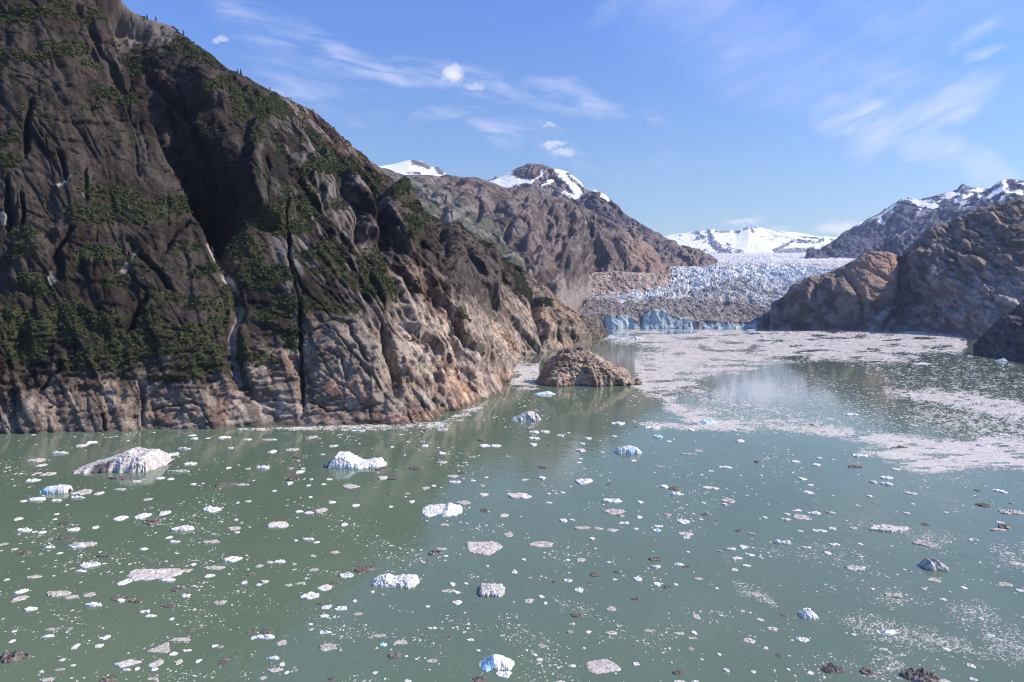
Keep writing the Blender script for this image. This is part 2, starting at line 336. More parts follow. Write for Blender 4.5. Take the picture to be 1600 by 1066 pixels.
# --- the big dark cliff on the near left
CRACKS = [  # polyline in photo rows, depth in metres, width left and right of it
    ([(140, -20), (152, 5), (178, 60), (200, 115), (222, 165), (250, 215), (285, 280), (310, 330), (332, 378)], 50, 4, 100),
    ([(285, 250), (310, 300), (330, 340), (345, 385)], 20, 5, 52),
    ([(326, 365), (345, 410), (366, 448), (372, 480), (362, 520), (366, 560), (372, 598)], 8, 10, 16),
    ([(447, 300), (452, 380), (458, 430), (466, 470), (470, 520), (470, 600), (473, 652)], 8, 5, 4),
    ([(598, 490), (606, 550), (618, 590), (626, 628)], 9, 8, 12), ([(560, 425), (576, 470), (600, 500)], 6, 6, 9),
    ([(520, 240), (548, 300), (560, 330), (563, 385)], 9, 9, 16), ([(575, 300), (592, 330), (597, 385), (640, 450), (652, 480)], 10, 6, 16),
    ([(636, 320), (652, 350), (658, 400), (700, 440), (716, 470)], 10, 5, 16), ([(688, 350), (692, 382), (697, 422), (730, 455), (764, 476)], 11, 4, 20),
    ([(699, 512), (713, 566), (738, 612)], 7, 3, 14), ([(738, 450), (757, 484), (781, 522), (808, 563)], 7, 4, 14),
    ([(826, 452), (842, 496), (849, 546)], 9, 6, 10), ([(866, 470), (885, 500), (906, 530)], 8, 4, 10),
    ([(350, 110), (400, 175), (440, 250), (472, 318), (500, 360)], 7, 9, 14), ([(410, 170), (462, 255), (505, 330), (545, 400)], 7, 8, 14),
    ([(480, 270), (505, 300), (535, 350), (560, 400)], 6, 6, 12), ([(460, 190), (510, 240), (540, 280)], 6, 8, 12),
    ([(230, 60), (262, 110), (300, 165), (330, 235)], 5, 8, 8), ([(48, 150), (40, 200), (36, 245)], 9, 4, 13), ([(86, 235), (98, 262), (104, 285)], 6, 4, 10),
    ([(8, 270), (14, 330), (10, 360)], 8, 5, 9), ([(30, 300), (34, 345)], 7, 4, 6), ([(110, 0), (140, 50), (170, 105), (196, 160)], 6, 10, 8),
    ([(216, 588), (222, 640), (226, 674)], 5, 3, 8), ([(155, 640), (165, 674)], 5, 3, 6), ([(100, 560), (72, 590), (60, 610)], 6, 8, 6), ([(120, 350), (84, 400)], 7, 10, 5),
    ([(200, 380), (240, 420), (270, 450)], 7, 8, 10), ([(230, 455), (206, 510), (190, 520)], 8, 12, 6), ([(250, 400), (280, 350), (300, 330)], 5, 8, 8), ([(130, 260), (134, 320)], 4, 4, 5),
    ([(476, 628), (520, 641), (565, 641), (606, 628)], 5, 3, 4), ([(340, 640), (400, 622), (470, 628)], 3, 3, 3), ([(230, 640), (300, 628), (340, 640)], 4, 3, 4),
    ([(500, 545), (530, 560), (545, 600)], 3, 4, 4), ([(540, 500), (560, 540), (575, 570)], 4, 4, 6), ([(640, 480), (665, 540), (700, 590)], 4, 3, 9), ([(660, 440), (700, 500), (740, 560), (775, 600)], 4, 3, 9),
    ([(500, 440), (530, 430), (560, 445)], 4, 4, 5), ([(478, 520), (520, 500), (560, 505)], 4, 3, 5), ([(600, 360), (640, 420), (690, 490)], 4, 3, 10),
    ([(490, 655), (560, 650), (640, 642), (715, 634)], -6, 10, 14), ([(300, 300), (260, 312), (210, 305)], -4, 7, 8), ([(390, 520), (430, 530), (460, 520)], -4, 9, 9),
    ([(20, 630), (110, 615), (200, 600)], -4, 12, 12), ([(260, 650), (330, 640), (420, 640)], -5, 10, 12)]
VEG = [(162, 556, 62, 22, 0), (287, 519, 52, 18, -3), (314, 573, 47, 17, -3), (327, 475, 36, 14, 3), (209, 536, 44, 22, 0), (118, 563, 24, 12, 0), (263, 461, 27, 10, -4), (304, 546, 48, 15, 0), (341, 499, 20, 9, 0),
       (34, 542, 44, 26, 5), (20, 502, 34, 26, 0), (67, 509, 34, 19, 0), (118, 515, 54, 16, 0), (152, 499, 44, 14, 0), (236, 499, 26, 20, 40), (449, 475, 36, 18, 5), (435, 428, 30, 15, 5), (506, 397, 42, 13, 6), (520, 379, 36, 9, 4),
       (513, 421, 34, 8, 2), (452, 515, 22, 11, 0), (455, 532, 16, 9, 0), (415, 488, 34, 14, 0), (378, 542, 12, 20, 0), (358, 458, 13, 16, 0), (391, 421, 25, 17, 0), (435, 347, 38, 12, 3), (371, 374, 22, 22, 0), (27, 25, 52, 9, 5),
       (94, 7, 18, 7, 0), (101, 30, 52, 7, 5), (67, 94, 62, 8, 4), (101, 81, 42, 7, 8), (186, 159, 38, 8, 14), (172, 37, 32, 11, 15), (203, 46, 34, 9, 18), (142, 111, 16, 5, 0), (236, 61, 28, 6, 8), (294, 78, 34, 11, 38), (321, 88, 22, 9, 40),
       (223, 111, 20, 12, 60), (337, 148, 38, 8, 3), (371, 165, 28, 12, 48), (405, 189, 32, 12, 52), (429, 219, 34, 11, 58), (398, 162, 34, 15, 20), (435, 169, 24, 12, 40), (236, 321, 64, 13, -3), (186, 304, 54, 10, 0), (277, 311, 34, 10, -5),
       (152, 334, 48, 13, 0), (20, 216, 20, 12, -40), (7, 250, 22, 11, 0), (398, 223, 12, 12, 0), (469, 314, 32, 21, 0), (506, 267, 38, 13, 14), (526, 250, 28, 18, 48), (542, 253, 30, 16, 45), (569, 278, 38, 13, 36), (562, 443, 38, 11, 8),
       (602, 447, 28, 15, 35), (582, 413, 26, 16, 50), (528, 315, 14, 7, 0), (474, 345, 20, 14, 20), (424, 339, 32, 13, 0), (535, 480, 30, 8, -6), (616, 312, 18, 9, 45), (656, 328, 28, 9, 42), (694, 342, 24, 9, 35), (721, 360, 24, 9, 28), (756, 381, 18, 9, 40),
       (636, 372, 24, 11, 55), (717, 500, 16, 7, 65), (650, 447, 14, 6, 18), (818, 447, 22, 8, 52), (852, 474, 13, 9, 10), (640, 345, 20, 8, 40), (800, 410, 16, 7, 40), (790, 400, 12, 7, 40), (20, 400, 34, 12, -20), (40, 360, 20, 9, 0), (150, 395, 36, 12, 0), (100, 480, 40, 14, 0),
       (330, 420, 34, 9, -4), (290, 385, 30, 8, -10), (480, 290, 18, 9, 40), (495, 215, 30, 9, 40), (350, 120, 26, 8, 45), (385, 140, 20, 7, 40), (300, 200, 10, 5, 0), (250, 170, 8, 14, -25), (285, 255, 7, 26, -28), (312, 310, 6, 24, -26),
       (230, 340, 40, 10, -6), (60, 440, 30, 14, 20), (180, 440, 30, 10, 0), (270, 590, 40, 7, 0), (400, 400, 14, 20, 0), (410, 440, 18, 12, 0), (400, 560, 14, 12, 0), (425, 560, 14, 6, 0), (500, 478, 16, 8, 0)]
BARE = [(-200, 604), (0, 602), (110, 588), (200, 584), (300, 592), (362, 600), (385, 585), (440, 540), (470, 540), (490, 520), (545, 492), (590, 488), (625, 470), (620, 430), (645, 440), (690, 480), (735, 485), (775, 478), (800, 455), (840, 452), (955, 515), (955, 720), (-200, 720)]
def joints(U, V, su, sv, shear, wob, seed):
    """angular blocks: plates at different heights, parted by open joints"""
    w = fbm(U / su / 1.7, V / sv / 1.7, seed * 1.37 + 0 * U, 3, .55); w2 = fbm(U / su / 1.7, V / sv / 1.7, seed * 2.11 + 5 + 0 * U, 3, .55)
    f1, f2, r = worley((U + shear * V) / su + wob * .6 * w, V / sv + wob * .6 * w2, seed)
    return (r - .5) * sm(.0, .10, f2 - f1) * 2 - .9 * sm(.13, .02, f2 - f1)
def near_cliff():
    foot = [(-420, 690), (-200, 684), (0, 678), (90, 677), (170, 676), (240, 671), (330, 671), (400, 667), (478, 665), (560, 665), (640, 664), (692, 656), (734, 631), (779, 617), (797, 594), (797, 580), (809, 562), (839, 554), (870, 548), (905, 541), (925, 532), (948, 526)]
    ridge = [(-620, -160, 400), (-330, -170, 400), (-40, -170, 395), (30, -140, 395), (80, -100, 400), (120, -60, 405), (165, -35, 415), (196, -8, 425), (222, 12, 432), (262, 36, 445), (305, 70, 460), (352, 104, 490), (420, 140, 530), (490, 172, 570), (548, 226, 620), (600, 274, 700), (640, 318, 740), (700, 352, 820), (757, 384, 900), (839, 436, 980), (880, 481, 1060), (944, 519, 1195)]
    cols = [(on_water(a, b), unproj(*c)) for (a, b), c in zip(foot, ridge)]
    P, U, V, T, outn = loft(cols, 1000, 680, bulge=9.0)
    n = normals(P); n *= np.sign((n * outn[None]).sum(-1) + .3 * n[..., 2])[..., None]
    px, py = project(P); w1 = fbm(U / 14, V / 30, 3.1 + 0 * U, 3); w2 = fbm(U / 14, V / 30, 8.1 + 0 * U, 3)
    wp1, wp2 = fbm(px / 34, py / 34, 3.3 + 0 * px, 4, .5), fbm(px / 34, py / 34, 7.3 + 0 * px, 4, .5)
    qx, qy = px + 5 * wp1, py + 5 * wp2
    fall = sm(300, 620, px)                                  # to the right the slabs run with the slope
    edge = np.minimum(sm(1.0, .93, T) * .85 + .15, sm(-.03, .06, T) * .6 + .4)
    lowz = sm(48, 20, P[..., 2]); ra = 425 + np.clip((py - 430) * 1.35, 0, 185); right = sm(ra, ra + 90, px)
    lowz = sm(48, 20, P[..., 2]); ra = 425 + np.clip((py - 430) * 1.35, 0, 185); right = sm(ra, ra + 90, px)
    def saw(q, sharp=.16):
        fr = q - np.floor(q); return np.where(fr < 1 - sharp, fr / (1 - sharp), (1 - fr) / sharp)
    def slab(ang, per, wob, seed, sharp):                     # sheets of rock lying at one angle across the face, each ending in a step
        c, q = math.cos(math.radians(ang)), math.sin(math.radians(ang)); A, B_ = (py * c - px * q) / per, (px * c + py * q) / per
        A = A + wob * fbm(A * .35, B_ * .16, seed + 0 * A, 3, .5); k = np.floor(A)
        h = gn(k * 7.31 + .5, B_ * .22 + k * 3.7, seed + 0 * A) * 1.6                # every sheet thicker and thinner along its length
        tones.append(gn(k * 5.77 + .3, 0 * k + .4, seed + .5 + 0 * A) * 1.6); return (saw(A, sharp) - .5) * np.clip(.55 + h, 0, 1.3)
    tones = []
    far_ = np.clip(P[..., 1] / 330, .6, 1.5)
    d = 10 * (billow(U / 85 + .3 * w2, V / 260, 1.7 + 0 * U, 2) - .4)
    d += (2.6 - .8 * lowz) * (billow((U + V * .22) / 34 + .25 * w1, V / 140, 5.2 + 0 * U, 2, .5) - .42)
    d += right * far_ * (4.6 * slab(49, 52, .6, 3.3, .10) + 1.5 * slab(47, 19, .6, 5.3, .10) + .4 * slab(50, 7, .6, 7.3, .22))
    d += (1 - right) * (1.6 * slab(64, 74, .6, 9.3, .08) + .5 * slab(70, 23, .6, 11.3, .16) + 1.1 * slab(8, 34, .8, 13.3, .14) + .35 * slab(40, 9, .7, 15.3, .3))
    d += lowz * (1 - .75 * right) * (2.0 * slab(-9, 15, 1.0, 17.3, .3) + 1.2 * slab(-16, 6.5, .9, 19.3, .35) + 1.8 * slab(78, 34, .9, 21.3, .15))
    d += (.15 + .2 * lowz) * (billow((U - V * .2) / 8.5 + .3 * w2, V / 14, 2.2 + 0 * U, 3, .55) - .4)
    d += joints(U, V, 26, 44, .45, .9, 40) * .45 + joints(U, V, 5.5, 4.2, -.25, .9, 42) * (.12 + .22 * lowz)
    d += .30 * fbm(U / 2.2, V / 2.8, 7.7 + 0 * U, 3, .62)
    OUT = [([(690, 360), (704, 351), (740, 362), (772, 394), (784, 426), (776, 466), (750, 470), (716, 442), (700, 415)], 8), ([(598, 312), (620, 297), (648, 328), (657, 372), (640, 392), (612, 372), (602, 340)], 7.5), ([(546, 262), (575, 298), (590, 348), (592, 388), (570, 362), (552, 320)], 6),
           ([(486, 545), (520, 515), (570, 505), (598, 540), (606, 600), (590, 628), (540, 632), (490, 622)], 4.5), ([(640, 508), (672, 520), (700, 560), (690, 580), (650, 560)], 2.5), ([(700, 520), (722, 540), (735, 590), (712, 575)], -4), ([(838, 468), (860, 486), (874, 520), (852, 535), (842, 500)], 7), ([(872, 482), (898, 500), (915, 528), (895, 532), (880, 510)], 6),
           ([(395, 190), (430, 215), (452, 270), (462, 320), (440, 350), (405, 330), (388, 270)], 7), ([(470, 230), (505, 240), (530, 290), (520, 310), (490, 280)], 5), ([(300, 110), (350, 130), (380, 170), (350, 170), (310, 150)], 6), ([(380, 540), (440, 548), (465, 590), (462, 640), (400, 620), (384, 590)], 4),
           ([(20, 380), (75, 372), (82, 420), (60, 450), (10, 440)], 5), ([(82, 358), (118, 352), (122, 412), (98, 420)], 5), ([(120, 470), (190, 462), (220, 500), (160, 512)], 4)]
    outc = np.zeros_like(d)
    for q, h in OUT:
        m_ = polymask(qx, qy, q, 7 if h > 5 else 9); d = d + h * far_ * m_; outc = np.maximum(outc, m_ * (h > 7.2))
    crk = np.zeros_like(d)
    for pts, dep, wl, wr in CRACKS:
        xs, ys = [p[0] for p in pts], [p[1] for p in pts]; m = 110
        sel = (px > min(xs) - m) & (px < max(xs) + m) & (py > min(ys) - m) & (py < max(ys) + m)
        k = .55 + .45 * np.clip(P[..., 1][sel] / 330, .6, 2.2)
        ds, sd_, al = polydist(qx[sel], qy[sel], pts)
        wid = np.where(sd_ > 0, wr, wl); tap = np.minimum(sm(0, .12, al), sm(1, .85, al)) * .8 + .2
        f = np.clip(1 - ds / (wid * (.5 + .5 * tap)), 0, 1)
        crk[sel] += -dep * k * tap * f ** (1.25 if dep > 0 else .8) * (1 if dep > 20 else .8)
    rr = np.random.RandomState(31)
    for k in range(240):                                      # thin open joints
        if k < 130: x, y, an, ln, dep, w = rr.uniform(455, 860), rr.uniform(250, 580), rr.normal(50, 7), rr.uniform(45, 170), rr.uniform(.9, 2.6), rr.uniform(1.5, 2.6)
        else: x, y, an, ln, dep, w = rr.uniform(-30, 470), rr.uniform(10, 640), (rr.normal(62, 8), rr.normal(86, 6), rr.normal(14, 12))[rr.randint(3)], rr.uniform(30, 110), rr.uniform(.8, 2.2), rr.uniform(1.5, 2.4)
        t = np.linspace(0, ln, 5); a_ = math.radians(an); pts = [(x + math.cos(a_) * q + rr.normal() * ln * .012, y + math.sin(a_) * q + rr.normal() * ln * .012) for q in t]
        sel = (px > x - 70) & (px < x + ln + 30) & (py > y - 30) & (py < y + ln + 30)
        ds, sd_, al = polydist(px[sel] + 2.5 * wp1[sel], py[sel] + 2.5 * wp2[sel], pts)
        crk[sel] = np.minimum(crk[sel], -dep * np.clip(P[..., 1][sel] / 330, .6, 2) * np.clip(1 - ds / np.where(sd_ > 0, w * 1.5, w), 0, 1) * np.minimum(sm(0, .2, al), sm(1, .8, al)))
    d = d * edge + crk * np.minimum(1, edge + .15)
    outw = np.array([.10, -.95, .25]) - P * 0; outw[..., 0] = -P[..., 0] / P[..., 1]; outw /= np.linalg.norm(outw, axis=-1)[..., None]   # the steps open towards the fjord
    dirn = .3 * n + .7 * outw; dirn /= np.linalg.norm(dirn, axis=-1)[..., None]; dirn /= np.clip((dirn * n).sum(-1), .5, 1)[..., None]
    P = P + dirn * d[..., None]
    # colour of the rock, with some shade painted into its joints
    var = fbm(U / 30, V / 45, 1.2 + 0 * U, 4); fine = fbm(U / 5, V / 9, 6.6 + 0 * U, 4, .6); streak = fbm(U / 3.0, V / 45, 9.9 + 0 * U, 3)
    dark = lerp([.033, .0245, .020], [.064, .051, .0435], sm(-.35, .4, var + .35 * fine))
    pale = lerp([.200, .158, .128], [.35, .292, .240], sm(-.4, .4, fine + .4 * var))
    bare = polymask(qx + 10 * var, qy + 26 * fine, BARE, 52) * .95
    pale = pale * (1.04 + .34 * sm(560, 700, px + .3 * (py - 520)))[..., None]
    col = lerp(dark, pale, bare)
    lay = right * (.6 * tones[0] + .7 * tones[1] + .4 * tones[2]) + (1 - right) * (.45 * tones[3] + .5 * tones[4] + .3 * tones[7] * lowz)
    col = col * np.clip(1 + .36 * lay, .5, 1.5)[..., None]
    qs, qt = px + 4 * wp1, py + 4 * wp2; Ad, Bd = qt * .66 - qs * .75, qs * .66 + qt * .75                       # weathering along the sheets: dark seams, paler and rustier bands
    s1 = fbm(Ad / 9, Bd / 30, 2.1 + 0 * d, 4, .6); s2 = np.abs(fbm(Ad / 13, Bd / 90, 5.1 + 0 * d, 3, .5)); s3 = fbm(Ad / 30, Bd / 120, 8.1 + 0 * d, 3)
    col = lerp(col, col * [.58, .55, .54], right * sm(.05, .5, s1) * .5); col = lerp(col, col * [.36, .34, .33], right * sm(.055, .015, s2) * .85)
    col = lerp(col, col * [1.22, 1.02, .84], right * sm(.1, .5, s3) * .7); col = lerp(col, col * .70, right * sm(.1, .5, -s3) * .7)
    for per, al_, k_, sd0 in ((22, 62, .62, 50), (9, 24, .5, 51)):          # broken joints, their shade and lichen painted dark into the rock colour
        f1, f2, _ = worley(Ad / per + .5 * fbm(Ad / 40, Bd / 60, sd0 + 0 * d, 3), Bd / al_ + .5 * fbm(Ad / 40, Bd / 60, sd0 + 7 + 0 * d, 3), sd0); gap = sm(.09, .025, f2 - f1); d_gap = right * gap
        col = lerp(col, col * .42, d_gap * k_); P = P - dirn * (d_gap * per * .012 * far_)[..., None]
    s4 = np.abs(fbm(qx / 22, qy / 60, 3.9 + 0 * d, 3, .5)); s5 = np.abs(fbm((qx + .3 * qy) / 50, (qy - .2 * qx) / 12, 6.9 + 0 * d, 3, .5))
    col = lerp(col, col * .45, (1 - right) * np.maximum(sm(.05, .012, s4), sm(.045, .012, s5)) * .7)
    col = lerp(col, lerp([.060, .048, .042], [.125, .102, .092], sm(-.3, .4, fine)), outc * .85)
    col = lerp(col, [.27, .24, .225], .6 * sm(-.1, .5, streak + .6 * var) * sm(400, 470, px) * sm(640, 560, px) * (1 - bare))
    col = col * (1 - .42 * sm(.08, .5, -streak) * (1 - .5 * bare))[..., None]
    rust = np.zeros_like(d)
    for pts, w in [([(462, 172), (500, 196), (535, 226)], 12), ([(560, 238), (585, 258), (602, 276)], 9), ([(440, 165), (452, 178)], 6), ([(560, 655), (640, 648), (720, 636)], 11), ([(480, 645), (540, 655)], 8), ([(428, 545), (455, 560), (450, 580)], 10), ([(330, 640), (380, 620), (350, 655)], 9), ([(520, 600), (580, 610)], 14), ([(690, 600), (740, 615)], 12), ([(240, 650), (290, 655)], 8)]:
        ds, _, _ = polydist(qx, qy, pts); rust = np.maximum(rust, sm(w * 1.5, w * .3, ds + 9 * fine))
    rust = np.maximum(rust * .95, .5 * sm(.18, .6, fbm(U / 11, V / 11, 3.3 + 0 * U, 4)) * bare)
    col = lerp(col, col * [1.15, .66, .44] + [.015, .003, 0], rust * .26)
    for pts, w, cc, k in [([(195, 5), (228, 18), (265, 45)], 14, (.22, .195, .18), .6), ([(464, 240), (484, 260)], 7, (.20, .18, .17), .5), ([(510, 238), (520, 240)], 7, (.40, .28, .17), .8), ([(110, 278), (90, 288)], 4, (.42, .38, .34), .8),
                          ([(126, 302), (130, 308)], 4, (.45, .42, .38), .8), ([(78, 432), (80, 434)], 4, (.5, .46, .42), .7), ([(4, 330), (6, 345)], 3, (.4, .36, .32), .7), ([(210, 390), (196, 425)], 4, (.36, .31, .28), .6),
                          ([(330, 376), (345, 410), (366, 448), (374, 478), (363, 520), (367, 560), (372, 596)], 5, (.44, .39, .36), .95), ([(400, 180), (410, 300), (440, 420)], 5, (.22, .20, .18), .3)]:
        ds, _, _ = polydist(qx, qy, pts); col = lerp(col, cc, k * sm(w * 1.4, w * .4, ds + 4 * fine))
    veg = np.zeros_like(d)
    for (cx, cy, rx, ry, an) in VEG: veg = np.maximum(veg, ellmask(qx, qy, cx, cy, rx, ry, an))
    thin = sm(.12, .42, fbm(U / 18, V / 10, 2.9 + 0 * U, 4)) * (1 - bare) * .5 * sm(640, 560, py)
    nz = normals(P); nz *= np.sign((nz * outn[None]).sum(-1) + .3 * nz[..., 2])[..., None]
    flat = sm(.25, .7, nz[..., 2] + .12 * fine)
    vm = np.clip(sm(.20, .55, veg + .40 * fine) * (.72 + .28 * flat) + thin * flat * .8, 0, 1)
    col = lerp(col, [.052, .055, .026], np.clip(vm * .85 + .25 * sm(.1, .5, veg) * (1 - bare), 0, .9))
    wet = sm(2.0, .4, P[..., 2] + .8 * fine); col = lerp(col, col * .5, wet * .8)
    col = np.clip(col, .01, .9)
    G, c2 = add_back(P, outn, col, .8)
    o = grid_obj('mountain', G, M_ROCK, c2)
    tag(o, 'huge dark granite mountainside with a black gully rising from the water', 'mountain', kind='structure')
    return dict(P=P, px=px, py=py, vm=vm, n=nz, z=P[..., 2])
CLIFF = near_cliff()

def clumps(name, pts, rad, cols, label, cat, nleaf=26, seed=3, flat=.62, leaf=.42, nrm=None):
    """low scrub: every bush is a loose heap of small leaf sprays"""
    r = np.random.RandomState(seed); n = len(pts)
    d = r.normal(size=(n, nleaf, 3)); d /= np.linalg.norm(d, axis=-1)[..., None]; d[..., 2] = np.abs(d[..., 2]) * 1.0 - .12
    rr = rad[:, None, None] * (.45 + .6 * r.rand(n, nleaf, 1)); c = pts[:, None] + d * rr * [1, 1, flat * 1.1]
    t1 = r.normal(size=(n, nleaf, 3)); t1 -= d * (t1 * d).sum(-1, keepdims=True) * .6; t1 /= np.linalg.norm(t1, axis=-1)[..., None]
    t2 = np.cross(d, t1); t2 /= np.linalg.norm(t2, axis=-1)[..., None] + 1e-6
    s = rad[:, None, None] * leaf * (.6 + .8 * r.rand(n, nleaf, 1))
    q = np.stack([c - t1 * s, c + t2 * s * .55, c + t1 * s, c - t2 * s * .55 + d * s * .25], 2).reshape(-1, 3)
    col = (cols[:, None] * (.7 + .6 * r.rand(n, nleaf, 1)))[:, :, None].repeat(4, 2).reshape(-1, 3)
    k = len(q) // 4
    o = mesh_obj(name, q, np.arange(k * 4), np.arange(k) * 4, M_LEAF, col, False)
    return tag(o, label, cat, kind='stuff')
def cliff_scrub():
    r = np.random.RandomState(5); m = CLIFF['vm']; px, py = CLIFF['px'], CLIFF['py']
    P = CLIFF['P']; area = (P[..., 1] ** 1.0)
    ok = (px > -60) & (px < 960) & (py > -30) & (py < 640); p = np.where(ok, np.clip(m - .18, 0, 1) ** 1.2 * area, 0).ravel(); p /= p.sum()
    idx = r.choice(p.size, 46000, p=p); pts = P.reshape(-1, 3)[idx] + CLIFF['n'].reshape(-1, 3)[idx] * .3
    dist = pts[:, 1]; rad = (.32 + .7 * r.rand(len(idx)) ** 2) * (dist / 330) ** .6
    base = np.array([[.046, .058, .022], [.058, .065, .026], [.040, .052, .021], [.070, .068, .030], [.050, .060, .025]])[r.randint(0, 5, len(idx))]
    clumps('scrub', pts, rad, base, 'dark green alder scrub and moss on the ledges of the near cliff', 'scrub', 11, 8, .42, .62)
cliff_scrub()

def hi(name, label, cols, nu, nv, mat, amps, colour, bulge=0.0, back=.9, cracks=(), cat='mountain', edge0=.25, seed=0.0, blocks=(), bumps=()):
    """a massif beyond the near cliff. amps: (size m along, size m up, height m, creased?) layers"""
    P, U, V, T, outn = loft([(unproj(*a), unproj(*b)) for a, b in cols], nu, nv, bulge, under=.02)
    n = normals(P); n *= np.sign((n * outn[None]).sum(-1) + .3 * n[..., 2])[..., None]
    px, py = project(P); d = np.zeros(px.shape)
    w1 = fbm(U / 60, V / 80, 3.1 + seed + 0 * U, 3); w2 = fbm(U / 60, V / 80, 8.3 + seed + 0 * U, 3)
    for k, (su, sv, am, cr, sh) in enumerate(amps):
        x, y = (U + sh * V) / su + .25 * w1, V / sv + .2 * w2
        d += am * ((billow(x, y, 1.3 * k + seed + 0 * U, 3 if cr == 1 else 1, .55) - .42 * (1 if cr == 1 else .6)) if cr else fbm(x, y, 1.3 * k + seed + 0 * U, 4, .58))
    for k, (su, sv, am) in enumerate(blocks): d += am * joints(U, V, su, sv, .3 * (-1) ** k, .9, 60 + k + int(seed))
    bx, by = px + 3 * w1, py + 3 * w2
    for q, h, so in bumps: d += h * polymask(bx, by, q, so)
    d *= np.minimum(sm(1.0, .9, T) * (1 - edge0) + edge0, sm(-.02, .1, T) * .7 + .3)
    qx, qy = px + 2.5 * w1, py + 2.5 * w2
    for pts, dep, wl, wr in cracks:
        ds, s_, al = polydist(qx, qy, pts); f = np.clip(1 - ds / np.where(s_ > 0, wr, wl), 0, 1)
        d -= dep * f ** 1.2 * np.minimum(sm(0, .1, al), sm(1, .85, al))
    outw = np.array([0, -.95, .25]) - P * 0; outw[..., 0] = -P[..., 0] / P[..., 1]; outw /= np.linalg.norm(outw, axis=-1)[..., None]
    dirn = .45 * n + .55 * outw; dirn /= np.linalg.norm(dirn, axis=-1)[..., None]; dirn /= np.clip((dirn * n).sum(-1), .6, 1)[..., None]
    pre = colour(dict(px=px, py=py, qx=qx, qy=qy, U=U, V=V, T=T, z=P[..., 2], n=n, w1=w1, w2=w2, P=P)); d = d * (1 - .85 * sm(.45, .68, pre.mean(-1)))
    P = P + dirn * d[..., None]; nz = normals(P); nz *= np.sign((nz * outn[None]).sum(-1) + .3 * nz[..., 2])[..., None]
    px, py = project(P)
    col = np.clip(colour(dict(px=px, py=py, qx=qx, qy=qy, U=U, V=V, T=T, z=P[..., 2], n=nz, w1=w1, w2=w2, P=P)), .01, .95)
    G, c2 = add_back(P, outn, col, back)
    tag(grid_obj(name, G, mat, c2), label, cat, kind='structure')
    return dict(P=P, px=px, py=py, n=nz)
def two(g, a, b, s=40., seed=0.):
    f = fbm(g['U'] / s, g['V'] / s, 4.2 + seed + 0 * g['U'], 5, .6); return lerp(a, b, sm(-.4, .4, f)), f
def strokes(g, lst, soft=.5, nz=0):
    m = np.zeros(g['px'].shape)
    for pts, w in lst:
        ds, _, _ = polydist(g['px'], g['py'], pts); m = np.maximum(m, sm(w * (1 + soft), w * (1 - soft), ds + nz))
    return m

# --- brown ridge with the grey green scree slope, behind the near cliff
def col_ridge(g):
    c, f = two(g, [.105, .080, .072], [.215, .172, .155], 60)
    sc = polymask(g['qx'], g['qy'], [(560, 255), (640, 272), (690, 285), (740, 310), (790, 360), (830, 420), (880, 470), (820, 500), (600, 420), (540, 300)], 14)
    c = lerp(c, lerp([.13, .125, .100], [.23, .218, .19], sm(-.3, .4, f)), sc * .9)
    gr = sm(.0, .45, fbm(g['U'] / 90, g['V'] / 60, 7.7 + 0 * g['U'], 5, .6) + .25 * sc - .05); c = lerp(c, [.070, .082, .040], gr * (.25 + .5 * sc))
    lo = sm(420, 452, g['qy'] + 8 * f) * sm(780, 830, g['px']); return lerp(c, [.34, .29, .26], lo * .7)
RIDGE = hi('mountain', 'brown rock ridge with a grey green scree slope behind the dark near mountainside', [((520, 400, 1350), (520, 248, 2250)), ((600, 405, 1350), (575, 256, 2300)), ((680, 425, 1360), (636, 272, 2350)), ((740, 440, 1400), (697, 273, 2400)), ((800, 452, 1440), (744, 276, 2400)), ((850, 462, 1500), (788, 290, 2400)), ((880, 470, 1600), (822, 294, 2450)), ((905, 460, 1900), (880, 310, 2600)), ((940, 440, 2300), (930, 330, 2700))],
    420, 300, M_MID, [(190, 520, 80, 2, .2), (70, 220, 34, 2, -.2), (26, 90, 4.5, 1, .1), (8, 10, .7, 0, 0)], col_ridge, 20, cracks=[([(760, 300), (790, 350), (835, 425), (872, 462)], 45, 10, 26), ([(752, 310), (742, 345)], 22, 5, 9), ([(800, 330), (790, 372)], 20, 5, 8), ([(700, 300), (740, 350), (790, 400)], 10, 5, 12)], seed=2., blocks=[(64, 120, 3.2), (26, 40, 1.3)])
